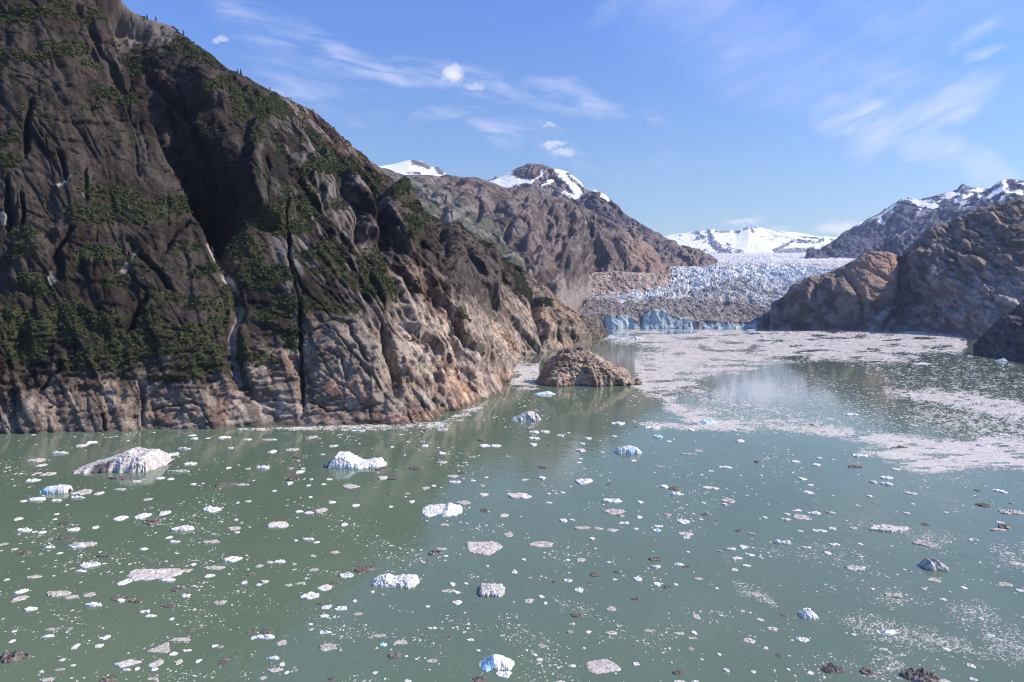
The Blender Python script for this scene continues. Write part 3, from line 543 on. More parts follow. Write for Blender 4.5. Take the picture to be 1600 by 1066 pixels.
# --- rounded dark brown shoulder in front of the snowy peak
def col_knob(g):
    c, f = two(g, [.125, .100, .092], [.205, .168, .150], 50, 3.)
    r = sm(940, 1010, g['qx'] + 18 * f) * sm(345, 385, g['qy']); c = lerp(c, [.33, .235, .185], r * .75)
    lo = sm(425, 445, g['qy'] + 6 * f); c = lerp(c, [.36, .285, .245], lo * .8)
    gr = sm(.1, .5, g['n'][..., 2] * .8 + .5 * f - .3) * sm(370, 325, g['qy']); return lerp(c, [.075, .082, .045], gr * .6)
KNOB = hi('hill', 'rounded dark brown rock hill left of the icefall with one rusty slope', [((826, 470, 2560), (834, 350, 2800)), ((845, 470, 2420), (848, 330, 2680)), ((872, 468, 2260), (868, 321, 2570)), ((892, 466, 2210), (888, 321, 2550)), ((925, 464, 2240), (915, 326, 2600)), ((960, 462, 2260), (955, 344, 2620)), ((1000, 458, 2290), (990, 362, 2640)), ((1020, 450, 2340), (1015, 383, 2640)), ((1038, 438, 2420), (1034, 408, 2620)), ((1050, 430, 2500), (1047, 424, 2640))],
    380, 280, M_MID, [(200, 520, 70, 2, -.1), (75, 240, 36, 2, .2), (26, 80, 4.5, 1, -.1), (8, 11, .8, 0, 0)], col_knob, 34, cracks=[([(905, 350), (902, 390), (912, 425)], 30, 6, 14), ([(868, 350), (850, 400), (842, 440)], 34, 12, 12), ([(950, 375), (968, 400), (958, 425)], 24, 6, 10), ([(880, 400), (876, 440)], 22, 10, 8), ([(925, 380), (935, 425)], 20, 6, 10)], seed=4., blocks=[(60, 100, 3.6), (24, 36, 1.5)])
# --- tan slabs at the glacier's left edge
def col_slab(g):
    c, f = two(g, [.34, .262, .222], [.50, .405, .350], 30, 5.); return lerp(c, [.22, .205, .19], sm(.1, .5, fbm(g['U'] / 20, g['V'] / 60, 1. + 0 * g['U'], 4)))
hi('hill', 'bare pinkish tan rock slabs between the rounded hill and the glacier snout', [((838, 486, 2010), (850, 450, 2190)), ((880, 484, 2020), (885, 436, 2210)), ((930, 482, 2040), (915, 426, 2230)), ((980, 480, 2060), (960, 424, 2260)), ((1015, 472, 2110), (1005, 426, 2300)), ((1052, 452, 2250), (1042, 428, 2380))],
   320, 130, M_MID, [(80, 120, 14, 1, .3), (28, 40, 4, 1, .2), (9, 10, 1.0, 0, 0)], col_slab, 8, seed=6., blocks=[(34, 44, 2.2), (14, 16, .9)])
# --- snowy rock peak
def col_peak(g):
    c, f = two(g, [.165, .135, .135], [.25, .205, .20], 90, 1.)
    s = polymask(g['px'], g['py'] + 4 * f, [(740, 295), (766, 282), (803, 266), (797, 276), (812, 280), (835, 279), (852, 266), (848, 275), (830, 284), (806, 290), (780, 298)], 2)
    s = np.maximum(s, strokes(g, [([(874, 268), (888, 282), (904, 302)], 6), ([(872, 266), (886, 270)], 4), ([(893, 276), (912, 290)], 3.2), ([(846, 290), (862, 283)], 1.8), ([(884, 300), (902, 310)], 3)], .6, 5 * f)); return lerp(c, GREY_SNOW, s)
hi('mountain', 'brown rock peak with snow fields on both flanks behind the rounded hill', [((700, 345, 3300), (720, 300, 3900)), ((740, 345, 3300), (755, 288, 3950)), ((780, 348, 3300), (785, 275, 4000)), ((808, 350, 3300), (806, 264, 4000)), ((830, 352, 3300), (828, 255, 4000)), ((850, 354, 3300), (849, 257, 4000)), ((866, 356, 3300), (858, 264, 4000)), ((890, 358, 3300), (872, 264, 4000)), ((912, 365, 3300), (888, 269, 3950)), ((935, 375, 3300), (908, 285, 3900)), ((960, 385, 3300), (926, 318, 3800)), ((985, 392, 3300), (960, 350, 3700))],
   320, 200, M_FAR, [(240, 500, 60, 1, 0), (90, 200, 22, 1, .2), (30, 70, 4, 1, 0)], col_peak, 30, edge0=.2, seed=8., blocks=[(70, 120, 3)])
# --- dark pointed ridge falling to the icefield
def col_spur(g):
    c, f = two(g, [.085, .077, .088], [.185, .155, .152], 90, 2.); c = lerp(c, [.26, .205, .18], sm(1000, 1090, g['px']) * .7)
    return lerp(c, GREY_SNOW, strokes(g, [([(925, 297), (934, 297)], 2.2), ([(941, 305), (949, 311)], 2.4)], .5, 3 * f))
hi('mountain', 'dark purple brown ridge falling right to the upper icefield', [((880, 400, 2900), (890, 320, 3500)), ((910, 405, 2900), (915, 302, 3500)), ((940, 408, 2900), (928, 296, 3500)), ((960, 412, 2900), (944, 303, 3480)), ((990, 416, 2900), (980, 336, 3450)), ((1025, 418, 2950), (1012, 356, 3400)), ((1055, 418, 3000), (1042, 371, 3400)), ((1085, 417, 3050), (1072, 388, 3400)), ((1105, 415, 3100), (1100, 401, 3350)), ((1122, 412, 3200), (1118, 407, 3350))],
   300, 150, M_FAR, [(220, 420, 46, 1, .2), (80, 200, 18, 1, .1), (26, 50, 5, 1, 0)], col_spur, 24, cracks=[([(1020, 372), (1050, 392), (1075, 405)], 30, 5, 10), ([(960, 330), (985, 360), (1000, 390)], 30, 6, 10)], seed=10.)
# --- snow dome far left
def col_dome(g):
    f = fbm(g['U'] / 60, g['V'] / 60, 2.2 + 0 * g['U'], 5, .6)
    r = strokes(g, [([(646, 254), (658, 256), (668, 260)], 4.6), ([(684, 264), (690, 270)], 4.5), ([(640, 272), (655, 271)], 2.2), ([(700, 275), (720, 280)], 6)], .4, 3 * f); return lerp(GREY_SNOW * 1.04, [.15, .125, .13], r)
hi('mountain', 'white snow dome with a small dark rock outcrop above the brown ridge', [((520, 310, 4200), (555, 272, 5000)), ((570, 310, 4200), (585, 261, 5000)), ((610, 312, 4200), (612, 257, 5000)), ((640, 314, 4200), (640, 250, 5000)), ((660, 314, 4200), (660, 252, 5000)), ((675, 314, 4200), (672, 261, 5000)), ((690, 314, 4200), (685, 261, 4950)), ((712, 316, 4200), (699, 273, 4900)), ((740, 318, 4200), (735, 290, 4800))],
   200, 120, M_FAR, [(300, 300, 16, 2, 0)], col_dome, 30, edge0=.15, seed=12.)
# --- far white range
def col_range(g):
    f = fbm(g['U'] / 260, g['V'] / 260, 2.6 + 0 * g['U'], 6, .62); f2 = fbm((g['U'] + g['V']) / 120, g['V'] / 400, 5.6 + 0 * g['U'], 5, .6)
    r = sm(.18, .42, f * .7 + f2 * .5 + .55 * sm(386, 402, g['py']) - .2)
    r = np.maximum(r, strokes(g, [([(1116, 380), (1122, 388), (1140, 396)], 5), ([(1172, 353), (1176, 362)], 2.5), ([(1088, 362), (1092, 364)], 2), ([(1148, 362), (1154, 362)], 2), ([(1210, 392), (1240, 376)], 2), ([(1108, 362), (1118, 382)], 1.4), ([(1120, 360), (1138, 362)], 1.6), ([(1105, 398), (1160, 399)], 2.5), ([(1215, 395), (1285, 392)], 4), ([(1160, 358), (1169, 357)], 1.6)], .5, 3 * f))
    return lerp([.86, .87, .90], [.20, .185, .21], r * .85)
hi('mountain', 'distant white snow covered range beyond the top of the glacier', [((1000, 404, 8800), (1010, 378, 10500)), ((1040, 405, 8800), (1046, 367, 10500)), ((1080, 405, 8800), (1085, 363, 10500)), ((1110, 405, 8800), (1109, 358, 10500)), ((1130, 405, 8800), (1130, 360, 10500)), ((1150, 405, 8800), (1150, 360, 10500)), ((1168, 405, 8800), (1171, 352, 10500)), ((1185, 405, 8800), (1187, 355, 10500)), ((1210, 405, 8800), (1211, 361, 10500)), ((1240, 405, 8800), (1244, 363, 10500)), ((1270, 405, 8800), (1275, 368, 10500)), ((1310, 404, 8800), (1310, 371, 10500)), ((1380, 404, 8800), (1380, 370, 10500))],
   420, 150, M_FAR, [(900, 1900, 130, 2, .3), (420, 1000, 40, 2, -.2), (180, 420, 12, 2, .2)], col_range, 40, edge0=.3, seed=14.)
# --- blue grey snow patched mountains, right
def snowy(lst, lim):
    def f_(g):
        c, f = two(g, [.066, .074, .110], [.140, .142, .178], 140, 3.)
        sc = sm(.36, .52, fbm(g['U'] / 130, (g['V']) / 200, 9.1 + 0 * g['U'], 5, .62) + .25 * sm(lim + 30, lim - 25, g['py']) - .12) * sm(lim + 25, lim - 15, g['py'])
        return lerp(c, GREY_SNOW, np.maximum(sc * .9, strokes(g, lst, .6, 7 * f)))
    return f_
hi('mountain', 'hazy blue grey mountain with snow along its crest on the far right', [((1255, 402, 4700), (1262, 400, 5200)), ((1290, 402, 4700), (1288, 391, 5600)), ((1320, 402, 4700), (1318, 366, 5900)), ((1345, 403, 4700), (1344, 347, 6000)), ((1375, 404, 4700), (1380, 330, 6000)), ((1400, 405, 4700), (1408, 312, 6000)), ((1418, 405, 4700), (1420, 307, 6000)), ((1440, 405, 4700), (1434, 313, 6000)), ((1470, 405, 4700), (1479, 300, 6000)), ((1492, 405, 4700), (1496, 296, 6000)), ((1500, 405, 4700), (1504, 286, 6000)), ((1512, 405, 4700), (1512, 291, 6000)), ((1540, 405, 4700), (1536, 294, 6000)), ((1600, 405, 4700), (1600, 300, 6000)), ((1700, 405, 4700), (1700, 300, 6000))],
   420, 200, M_FAR, [(460, 1500, 110, 2, .4), (200, 700, 44, 2, .35), (85, 300, 14, 2, .3), (36, 90, 4, 1, 0)], snowy([([(1340, 352), (1378, 334), (1416, 310)], 1.6), ([(1372, 340), (1380, 350)], 2), ([(1424, 312), (1444, 321), (1462, 325)], 3), ([(1440, 317), (1458, 322)], 3.4), ([(1480, 302), (1506, 306)], 2.8), ([(1494, 310), (1500, 312)], 2.6), ([(1514, 303), (1532, 298)], 3)], 330), 30, edge0=.3, seed=16.)
hi('mountain', 'blue grey snow streaked mountainside at the right edge in front of the hazy crest', [((1340, 408, 3700), (1352, 404, 4000)), ((1375, 408, 3700), (1372, 392, 4300)), ((1410, 408, 3700), (1412, 363, 4600)), ((1440, 408, 3700), (1440, 341, 4700)), ((1470, 408, 3700), (1470, 326, 4800)), ((1500, 408, 3700), (1500, 315, 4800)), ((1530, 408, 3700), (1530, 303, 4800)), ((1556, 408, 3700), (1554, 288, 4800)), ((1568, 408, 3700), (1566, 280, 4800)), ((1590, 408, 3700), (1588, 281, 4800)), ((1620, 408, 3700), (1615, 284, 4800)), ((1750, 408, 3700), (1750, 268, 4800))],
   360, 180, M_FAR, [(400, 1000, 110, 2, .4), (160, 480, 48, 2, .3), (70, 200, 18, 2, .3), (30, 70, 5, 1, 0)], snowy([([(1563, 281), (1572, 290), (1550, 302)], 2.4), ([(1530, 306), (1545, 309)], 2.0), ([(1575, 300), (1595, 302)], 2.6), ([(1470, 328), (1476, 326)], 2), ([(1400, 366), (1412, 363)], 1.5)], 318), 24, edge0=.3, seed=18.)
# --- dark rock hill, right of the glacier
def col_hill(g):
    c, f = two(g, [.150, .112, .090], [.30, .232, .190], 34, 4.)
    red = polymask(g['qx'] + 8 * f, g['qy'] + 6 * f, [(1318, 418), (1345, 400), (1400, 394), (1407, 420), (1402, 470), (1345, 470)], 8); c = lerp(c, [.36, .235, .172], red * .8)
    gr = sm(-.15, .35, fbm(g['U'] / 60, g['V'] / 40, 3.9 + 0 * g['U'], 5, .6)) * polymask(g['qx'], g['qy'], [(1400, 400), (1480, 345), (1620, 290), (1760, 240), (1760, 360), (1600, 400), (1480, 400)], 14); c = lerp(c, [.070, .060, .034], gr * .6)
    lo = polymask(g['qx'] + 10 * f, g['qy'] + 8 * f, [(1405, 480), (1460, 445), (1540, 425), (1640, 410), (1640, 540), (1480, 540), (1350, 540), (1350, 505)], 14); return lerp(c, lerp([.24, .195, .17], [.42, .36, .325], sm(-.3, .4, f)), lo * .85)
HILL = hi('hill', 'dark brown rocky hill on the right shore with a red brown knob beside the glacier', [((1200, 513.5, 1790), (1206, 474, 1850)), ((1220, 514, 1770), (1222, 463, 1850)), ((1252, 514.5, 1740), (1252, 441, 1840)), ((1290, 515.5, 1680), (1290, 427, 1830)), ((1320, 516, 1640), (1322, 412, 1820)), ((1350, 516.5, 1600), (1348, 400, 1810)), ((1375, 517, 1580), (1372, 397, 1800)), ((1400, 517, 1580), (1397, 397, 1790)), ((1420, 517, 1580), (1408, 397, 1790)), ((1440, 517.5, 1560), (1420, 385, 1800)), ((1470, 520, 1430), (1445, 361, 1800)), ((1500, 524, 1290), (1488, 343, 1790)), ((1535, 529, 1120), (1530, 324, 1770)), ((1600, 538, 900), (1600, 309, 1750)), ((1720, 545, 790), (1720, 255, 1700))],
    620, 380, M_ROCK, [(110, 260, 44, 2, .1), (48, 100, 15, 2, -.2), (18, 36, 2.6, 1, .1), (5, 6, .5, 0, 0)], col_hill, 16, cracks=[([(1402, 396), (1408, 420), (1404, 450), (1400, 478)], 34, 3, 26), ([(1318, 430), (1345, 470), (1348, 512)], 14, 4, 12), ([(1275, 450), (1278, 510)], 16, 8, 10), ([(1405, 480), (1390, 500), (1378, 515)], 14, 6, 8), ([(1440, 420), (1455, 450), (1430, 475)], 16, 6, 10), ([(1478, 395), (1520, 430), (1510, 450)], 14, 8, 8), ([(1345, 425), (1385, 440), (1400, 455)], 6, 3, 5), ([(1450, 500), (1490, 480), (1560, 462)], 8, 4, 6), ([(1440, 515), (1480, 490)], 8, 4, 6)], seed=20., blocks=[(46, 70, 2.6), (18, 26, 1.1), (8, 10, .45)], bumps=[([(1316, 428), (1345, 403), (1395, 399), (1404, 420), (1399, 470), (1350, 482), (1322, 472)], 26, 9), ([(1232, 462), (1290, 430), (1316, 440), (1338, 480), (1344, 512), (1240, 512)], 18, 9), ([(1352, 487), (1396, 482), (1404, 514), (1352, 514)], 15, 6), ([(1414, 400), (1470, 384), (1530, 410), (1510, 452), (1440, 470), (1416, 440)], 24, 12), ([(1290, 440), (1312, 436), (1330, 470), (1312, 490)], 12, 6), ([(1440, 490), (1500, 470), (1520, 500), (1470, 515)], 14, 8)])
# --- dark slope at the right edge, near
def col_near(g):
    c, f = two(g, [.085, .070, .063], [.15, .122, .108], 12, 6.); return lerp(c, [.24, .20, .18], sm(.25, .6, fbm(g['U'] / 4, g['V'] / 30, 1.9 + 0 * g['U'], 4)) * .5)
hi('hill', 'steep black shaded rock slope entering from the right edge', [((1519, 554, 667), (1521, 542, 680)), ((1530, 556, 650), (1534, 524, 690)), ((1545, 558, 635), (1556, 502, 690)), ((1570, 561, 605), (1584, 482, 690)), ((1600, 565, 575), (1620, 455, 690)), ((1700, 590, 440), (1720, 385, 680)), ((1900, 640, 300), (1900, 280, 660))],
   300, 200, M_ROCK, [(40, 120, 5, 1, .5), (13, 60, 1.6, 1, .6), (5, 14, .4, 0, 0)], col_near, 3, seed=22., blocks=[(16, 44, .8), (6, 14, .35)])

# ------------------------------------------------------------------ glacier
def glacier():
    xs = lambda row, n: np.stack([np.interp(np.linspace(0, 1, n), np.linspace(0, 1, 200), np.interp(np.linspace(row[0][0], row[-1][0], 200), [p[0] for p in row], [p[k] for p in row])) for k in range(3)], -1)
    nu = 640
    r0 = [(850, 514.0, 1800), (950, 513.7, 1840), (1190, 513.7, 1840), (1262, 514, 1840)]
    r1 = [(850, 494, 1803), (900, 494, 1815), (928, 490, 1840), (950, 491, 1846), (967, 493, 1846), (983, 495, 1846), (998, 502, 1846), (1007, 494, 1846), (1017, 486, 1846), (1036, 485, 1846), (1050, 492, 1846), (1062, 498, 1846), (1086, 500, 1846), (1105, 501, 1846), (1145, 503, 1846), (1183, 503, 1846), (1200, 496, 1846), (1215, 488, 1846), (1262, 480, 1850)]
    r2 = [(845, 484, 1850), (900, 480, 1870), (950, 480, 1890), (1000, 482, 1890), (1036, 478, 1890), (1100, 484, 1890), (1150, 484, 1890), (1200, 478, 1890), (1262, 466, 1890)]
    r3 = [(840, 470, 1940), (900, 468, 1950), (950, 466, 1960), (1000, 468, 1970), (1040, 466, 1970), (1075, 463, 1990), (1100, 460, 1990), (1150, 458, 1990), (1200, 461, 1990), (1270, 455, 1990)]
    r4 = [(880, 466, 2090), (950, 462, 2100), (1000, 459, 2110), (1050, 462, 2120), (1080, 462, 2120), (1110, 455, 2120), (1150, 448, 2120), (1180, 445, 2120), (1220, 452, 2120), (1275, 446, 2120)]
    r5 = [(950, 452, 2380), (1020, 444, 2400), (1080, 442, 2420), (1140, 440, 2420), (1200, 438, 2420), (1250, 437, 2420), (1320, 432, 2420)]
    r6 = [(990, 430, 2750), (1040, 427, 2800), (1100, 423, 2850), (1170, 421, 2850), (1240, 424, 2850), (1300, 424, 2800), (1360, 420, 2750)]
    r7 = [(1010, 416, 3300), (1070, 413, 3350), (1200, 412, 3400), (1320, 414, 3400), (1400, 412, 3300)]
    r8 = [(1020, 409, 4200), (1100, 407, 4300), (1200, 406, 4300), (1340, 406, 4300), (1450, 405, 4200)]
    r9 = [(1000, 403, 6200), (1200, 399, 6400), (1340, 398, 6400), (1480, 398, 6200)]
    r10 = [(1000, 397, 9000), (1400, 394, 9300), (1500, 396, 9000)]
    rows = [(r0, 46), (r1, 50), (r2, 60), (r3, 56), (r4, 110), (r5, 110), (r6, 90), (r7, 50), (r8, 40), (r9, 30), (r10, 1)]
    B = []; ks = []
    for i in range(len(rows) - 1):
        a, b = xs(rows[i][0], nu), xs(rows[i + 1][0], nu); n = rows[i][1]
        a, b = unproj(a[:, 0], a[:, 1], a[:, 2]), unproj(b[:, 0], b[:, 1], b[:, 2])
        for k in range(n): B.append(a + (b - a) * k / n); ks.append(i + k / n)
    B.append(b); ks.append(len(rows) - 1); P = np.stack(B); K = np.broadcast_to(np.array(ks)[:, None], P.shape[:2])
    px, py = project(P); X, Y = P[..., 0], P[..., 1]
    # debris cover and clean ice
    w1 = fbm(X / 60, Y / 90, 1.1 + 0 * X, 4, .6); w2 = fbm(X / 25, Y / 40, 5.1 + 0 * X, 4, .6)
    deb = polymask(px + 14 * w1, py + 7 * w2, [(820, 520), (820, 455), (900, 464), (985, 466), (1030, 466), (1085, 465), (1110, 466), (1150, 467), (1174, 474), (1200, 482), (1206, 520)], 5)
    far = sm(6.3, 7.2, K)
    ice_zone = sm(3.6, 4.4, K)
    # seracs: tilted blocks cut by crevasses, larger in the icefall
    wx, wy = X + 9 * w2 + .25 * Y, Y + 18 * w1
    f1, f2, idv = worley(wx / 17, wy / 30, 1); g1, g2, idw = worley(wx / 6.5 + 3.3, wy / 12, 2)
    blk = (idv - .45) * 1.0 - .9 * sm(.22, .0, f2 - f1); blk2 = (idw - .5) - .8 * sm(.25, .0, g2 - g1)
    amp = np.interp(K, [0, 1, 2, 3, 3.8, 4.5, 5.6, 6.5, 7, 8, 10], [0, 3, 5, 6, 8, 9.5, 9, 7, 5, 6, 8])
    amp = amp * (1 - .55 * deb * sm(4.6, 3.6, K))
    big = billow(X / 70, Y / 110, 3.3 + 0 * X, 3) - .4
    z = amp * (blk + .6 * blk2 * (1 - .5 * far)) + amp * 1.7 * big + np.interp(K, [3.6, 4.6, 6.5, 7.2], [0, 13, 9, 0]) * (2 * np.abs(np.sin(K * 7.5 + 1.6 * w1 + X / 160)) - 1) + amp * .35 * fbm(X / 5, Y / 8, 2.2 + 0 * X, 3, .6)
    z += deb * sm(4.3, 3.9, K) * sm(1.0, 1.5, K) * (6 * (billow(X / 26, Y / 30, 9.3 + 0 * X, 4, .58) - .4))
    # two melt hollows in the debris and a leaning slab
    for cx, cy, rx, ry, dep in [(1074, 461, 20, 4, 16), (1005, 468, 16, 4, 9), (1133, 467, 6, 9, 12), (1168, 467, 9, 8, 9), (975, 469, 12, 4, 8), (905, 472, 10, 4, 8)]:
        z -= dep * sm(0, .7, ellmask(px + 3 * w2, py + 2 * w2, cx, cy, rx, ry, -8))
    P = P.copy(); P[..., 2] += z * sm(.75, 1.3, K)
    P[..., 1] += sm(1.25, .9, K) * (6.0 * (billow(X / 24, P[..., 2] / 40, 6.1 + 0 * X, 2, .5) - .4) + 7 * fbm(X / 38, 0 * X + 2., 0 * X, 2)) 
    # colour
    v = fbm(X / 30, Y / 60, 4.9 + 0 * X, 5, .6)
    white = lerp([.66, .71, .76], [.86, .86, .85], sm(-.5, .25, v + .6 * (idv - .5)))
    blue = lerp(white, [.40, .60, .74], sm(.0, .55, fbm(X / 46, Y / 70, 7.9 + 0 * X, 5, .6) + .5 * (idw - .5) - .05) * .62)
    bluezone = polymask(px, py, [(1035, 425), (1080, 418), (1180, 415), (1290, 420), (1300, 436), (1225, 450), (1150, 438), (1060, 450)], 12)
    col = lerp(white, blue, .35 + .65 * bluezone)
    drt = sm(-.12, .36, fbm(X / 40, Y / 18, 2.5 + 0 * X, 5, .65) - .25 * bluezone); col = lerp(col, lerp([.36, .335, .315], [.52, .495, .47], sm(-.3, .3, w2)), drt * .85)
    pinkband = sm(6.4, 6.9, K) * sm(8.1, 7.4, K); col = lerp(col, lerp([.42, .38, .38], [.62, .58, .58], sm(-.3, .3, v)), pinkband * .8)
    col = lerp(col, lerp([.52, .55, .62], [.76, .76, .78], sm(-.3, .3, v)), sm(7.6, 8.4, K) * .9)
    rubble = lerp([.165, .145, .13], [.34, .305, .275], sm(-.35, .4, fbm(X / 14, (Y + P[..., 2]) / 18, 8.8 + 0 * X, 5, .62)))
    rubble = lerp(rubble, [.46, .44, .42], sm(.25, .5, fbm(X / 8, Y / 10, 1.8 + 0 * X, 3)) * .6)
    brn = sm(1010, 900, px); rubble = lerp(rubble, rubble * [.86, .80, .76], brn)
    col = lerp(col, lerp([.40, .375, .35], [.62, .60, .575], sm(-.3, .3, v)), .8 * polymask(px + 10 * w1, py + 5 * w2, [(1085, 462), (1120, 446), (1160, 438), (1180, 446), (1212, 452), (1214, 490), (1090, 480)], 6))
    col = lerp(col, rubble, deb)
    cliffmask = np.maximum.reduce([polymask(px + 4 * w2, py + 4 * w2 + 3 * fbm(X / 7, 0 * X, 0 * X + 5, 3, .6), q, 1.4) for q in ([(948, 516), (948, 491), (967, 494), (984, 496), (994, 504), (996, 516)], [(1002, 516), (1004, 506), (1012, 490), (1020, 486), (1037, 485), (1048, 493), (1062, 500), (1088, 501), (1089, 516)], [(1098, 516), (1101, 505), (1120, 506), (1183, 507), (1185, 516)])])
    stri = .7 * fbm(X / 12, P[..., 2] / 30, 3.6 + 0 * X, 4, .6)
    bl = lerp([.40, .50, .56], [.68, .75, .78], sm(-.35, .4, stri + .3 * w1)); bl = lerp(bl, [.58, .72, .80], polymask(px, py, [(945, 516), (945, 488), (1000, 490), (1000, 516)], 8) * .55)
    col = lerp(col, bl, cliffmask * sm(1.35, 1.1, K))
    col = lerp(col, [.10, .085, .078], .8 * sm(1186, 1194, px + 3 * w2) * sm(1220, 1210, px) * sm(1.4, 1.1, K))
    col = np.clip(col, .02, .92)
    g = bpy.data.objects.new('glacier', None); COL.objects.link(g); g.location = (0, 1840, 0)
    tag(g, 'crevassed blue white tidewater glacier with a grey debris covered snout', 'glacier', kind='structure')
    cuts = np.cumsum([0] + [r[1] for r in rows[:-1]])
    P = P - np.array([0, 1840, 0])
    for nm, i0, i1, lab in (('ice_cliff', 0, 1, 'bright blue ice cliff at the water'), ('debris_cover', 1, 4, 'grey rubble covered snout'), ('icefall', 4, 7, 'jagged blue white icefall'), ('icefield', 7, 10, 'flat upper icefield')):
        a, b = cuts[i0], cuts[i1] + 1; o = grid_obj(nm, P[a:b], M_GLACIER, col[a:b], g, smooth=False); o['label'] = lab
glacier()

# ------------------------------------------------------------------ rock islet
def dome(name, mat, x, y, hw, hd, sil, colf, n=(300, 150), rot=0.0, rough=1.0, seed=0., res=.18, par=None, power=.62, front=1.0):
    """a rock or ice body standing in the water: sil = heights along its width (0..1)"""
    a, b = np.meshgrid(np.linspace(-1.12, 1.12, n[0]), np.concatenate([[-1.2, -1.1, -1.03], np.sin(np.linspace(-1, 1, n[1]) * math.pi / 2), [1.03, 1.1, 1.2]]))
    X, Yy = a * hw, b * hd
    H = np.interp((a + 1) / 2, [s[0] for s in sil], [s[1] for s in sil])
    w = fbm(X / hw * 2.2 + seed, Yy / hw * 2.2, 0 * X + seed, 4, .55)
    Yy = Yy / (1 + .25 * w)
    rr = np.maximum(1 - np.abs(b) ** 2.0 - np.clip(np.abs(a + .1 * w) - .86, 0, 1) * 4, -.35)
    z = H * np.sign(rr) * np.abs(rr) ** power
    s = hw * .16
    g1, g2, gid = worley((X + .3 * Yy) / hw * 2.0 + 5 * seed + .4 * w, Yy / hw * 2.4 + .4 * w, int(seed))
    z = z * (1 + .22 * (gid - .5) * sm(0, .25, g2 - g1) * np.clip(rr, 0, 1) ** .5)
    z = np.where(rr < 0, np.minimum(z, -.02 * hw), z); z = np.maximum(z, -.12 * hw)
    P = np.stack([X, Yy, z], -1); nn = normals(P); nn *= np.where(nn[..., 2:] < 0, -1, 1)
    k = hw / 1.0; a3 = billow(X / k * 2.4 + seed, Yy / k * 2.4, z / k * 6.5 + seed, 3, .55) - .4; b3 = fbm(X / k * 9 + seed, Yy / k * 9, z / k * 20, 4, .62); c3 = np.abs(fbm(X / k * 4 + seed, Yy / k * 4, z / k * 10 + 3, 2))
    P = P + nn * (rough * hw * (.055 * a3 + .012 * b3 - .035 * sm(.10, .0, c3)) * np.clip(rr * 2 + .3, 0, 1))[..., None]
    X, Yy, z = P[..., 0], P[..., 1], P[..., 2]; jx = jy = 0
    c, sn = math.cos(rot), math.sin(rot); Xr, Yr = (X + jx) * c - (Yy + jy) * sn, (X + jx) * sn + (Yy + jy) * c
    P = np.stack([Xr, Yr, z], -1); o = grid_obj(name, P, mat, np.clip(colf(a, b, z, P, w, seed), .01, .93), par); o.location = (x, y, 0); return o
def islet_col(a, b, z, P, w, seed):
    X, Y = P[..., 0], P[..., 1]; f = fbm(X / 7, Y / 7 , z / 4, 5, .6); c = lerp([.30, .232, .185], [.50, .39, .305], sm(-.35, .4, f + .3 * w))
    c = lerp(c, [.36, .22, .13], sm(.1, .5, fbm(X / 5, Y / 5, z / 3 + 4, 4)) * .45)
    return lerp(c, [.10, .085, .075], sm(.9, .2, z + .5 * f) * .75)
isl = dome('rocky_islet', M_ISLET, 44, 397, 27.5, 20, [(-.1, 0), (0, 4.5), (.05, 10), (.12, 13.5), (.22, 17), (.3, 18.6), (.42, 18.8), (.52, 18), (.64, 14.5), (.78, 10.5), (.9, 7), (.97, 4), (1.06, .3)], islet_col, (380, 240), .16, 1.5, 3., power=.6)
tag(isl, 'bare brown rock islet in the water beside the foot of the dark cliff', 'rock islet')

# ------------------------------------------------------------------ conifers on the near cliff
def conifer(name, par_label, P0, h, seed):
    r = np.random.RandomState(seed); root = bpy.data.objects.new(name, None); COL.objects.link(root); root.location = P0
    k = 6; ring = lambda rad, z: [(rad * math.cos(2 * math.pi * i / k), rad * math.sin(2 * math.pi * i / k), z) for i in range(k)]
    V = np.array(ring(h * .035, -.4) + ring(h * .008, h * .92)); q = grid_faces(2, k, 0, True); mesh_obj('trunk', V, q.ravel(), np.arange(len(q)) * 4, M_BARK, None, True, root)
    n = 150; t = r.rand(n) ** .8; ang = r.rand(n) * 6.283; rad = h * .21 * (1 - t) * (.35 + .65 * r.rand(n)) + .02 * h; zz = h * (.10 + .9 * t)
    c = np.stack([np.cos(ang) * rad, np.sin(ang) * rad, zz], -1); out = np.stack([np.cos(ang), np.sin(ang), -.45 + 0 * ang], -1); sd_ = np.stack([-np.sin(ang), np.cos(ang), 0 * ang], -1)
    s = h * .085 * (.6 + .8 * r.rand(n, 1)); qd = np.stack([c - out * s, c + sd_ * s * .45, c + out * s, c - sd_ * s * .45], 1).reshape(-1, 3)
    col = np.array([.032, .044, .020]) * (.7 + .6 * r.rand(n, 1)); mesh_obj('crown', qd, np.arange(n * 4), np.arange(n) * 4, M_LEAF, np.repeat(col, 4, 0), False, root)
    return tag(root, par_label, 'conifer', 'small conifers on the near cliff')
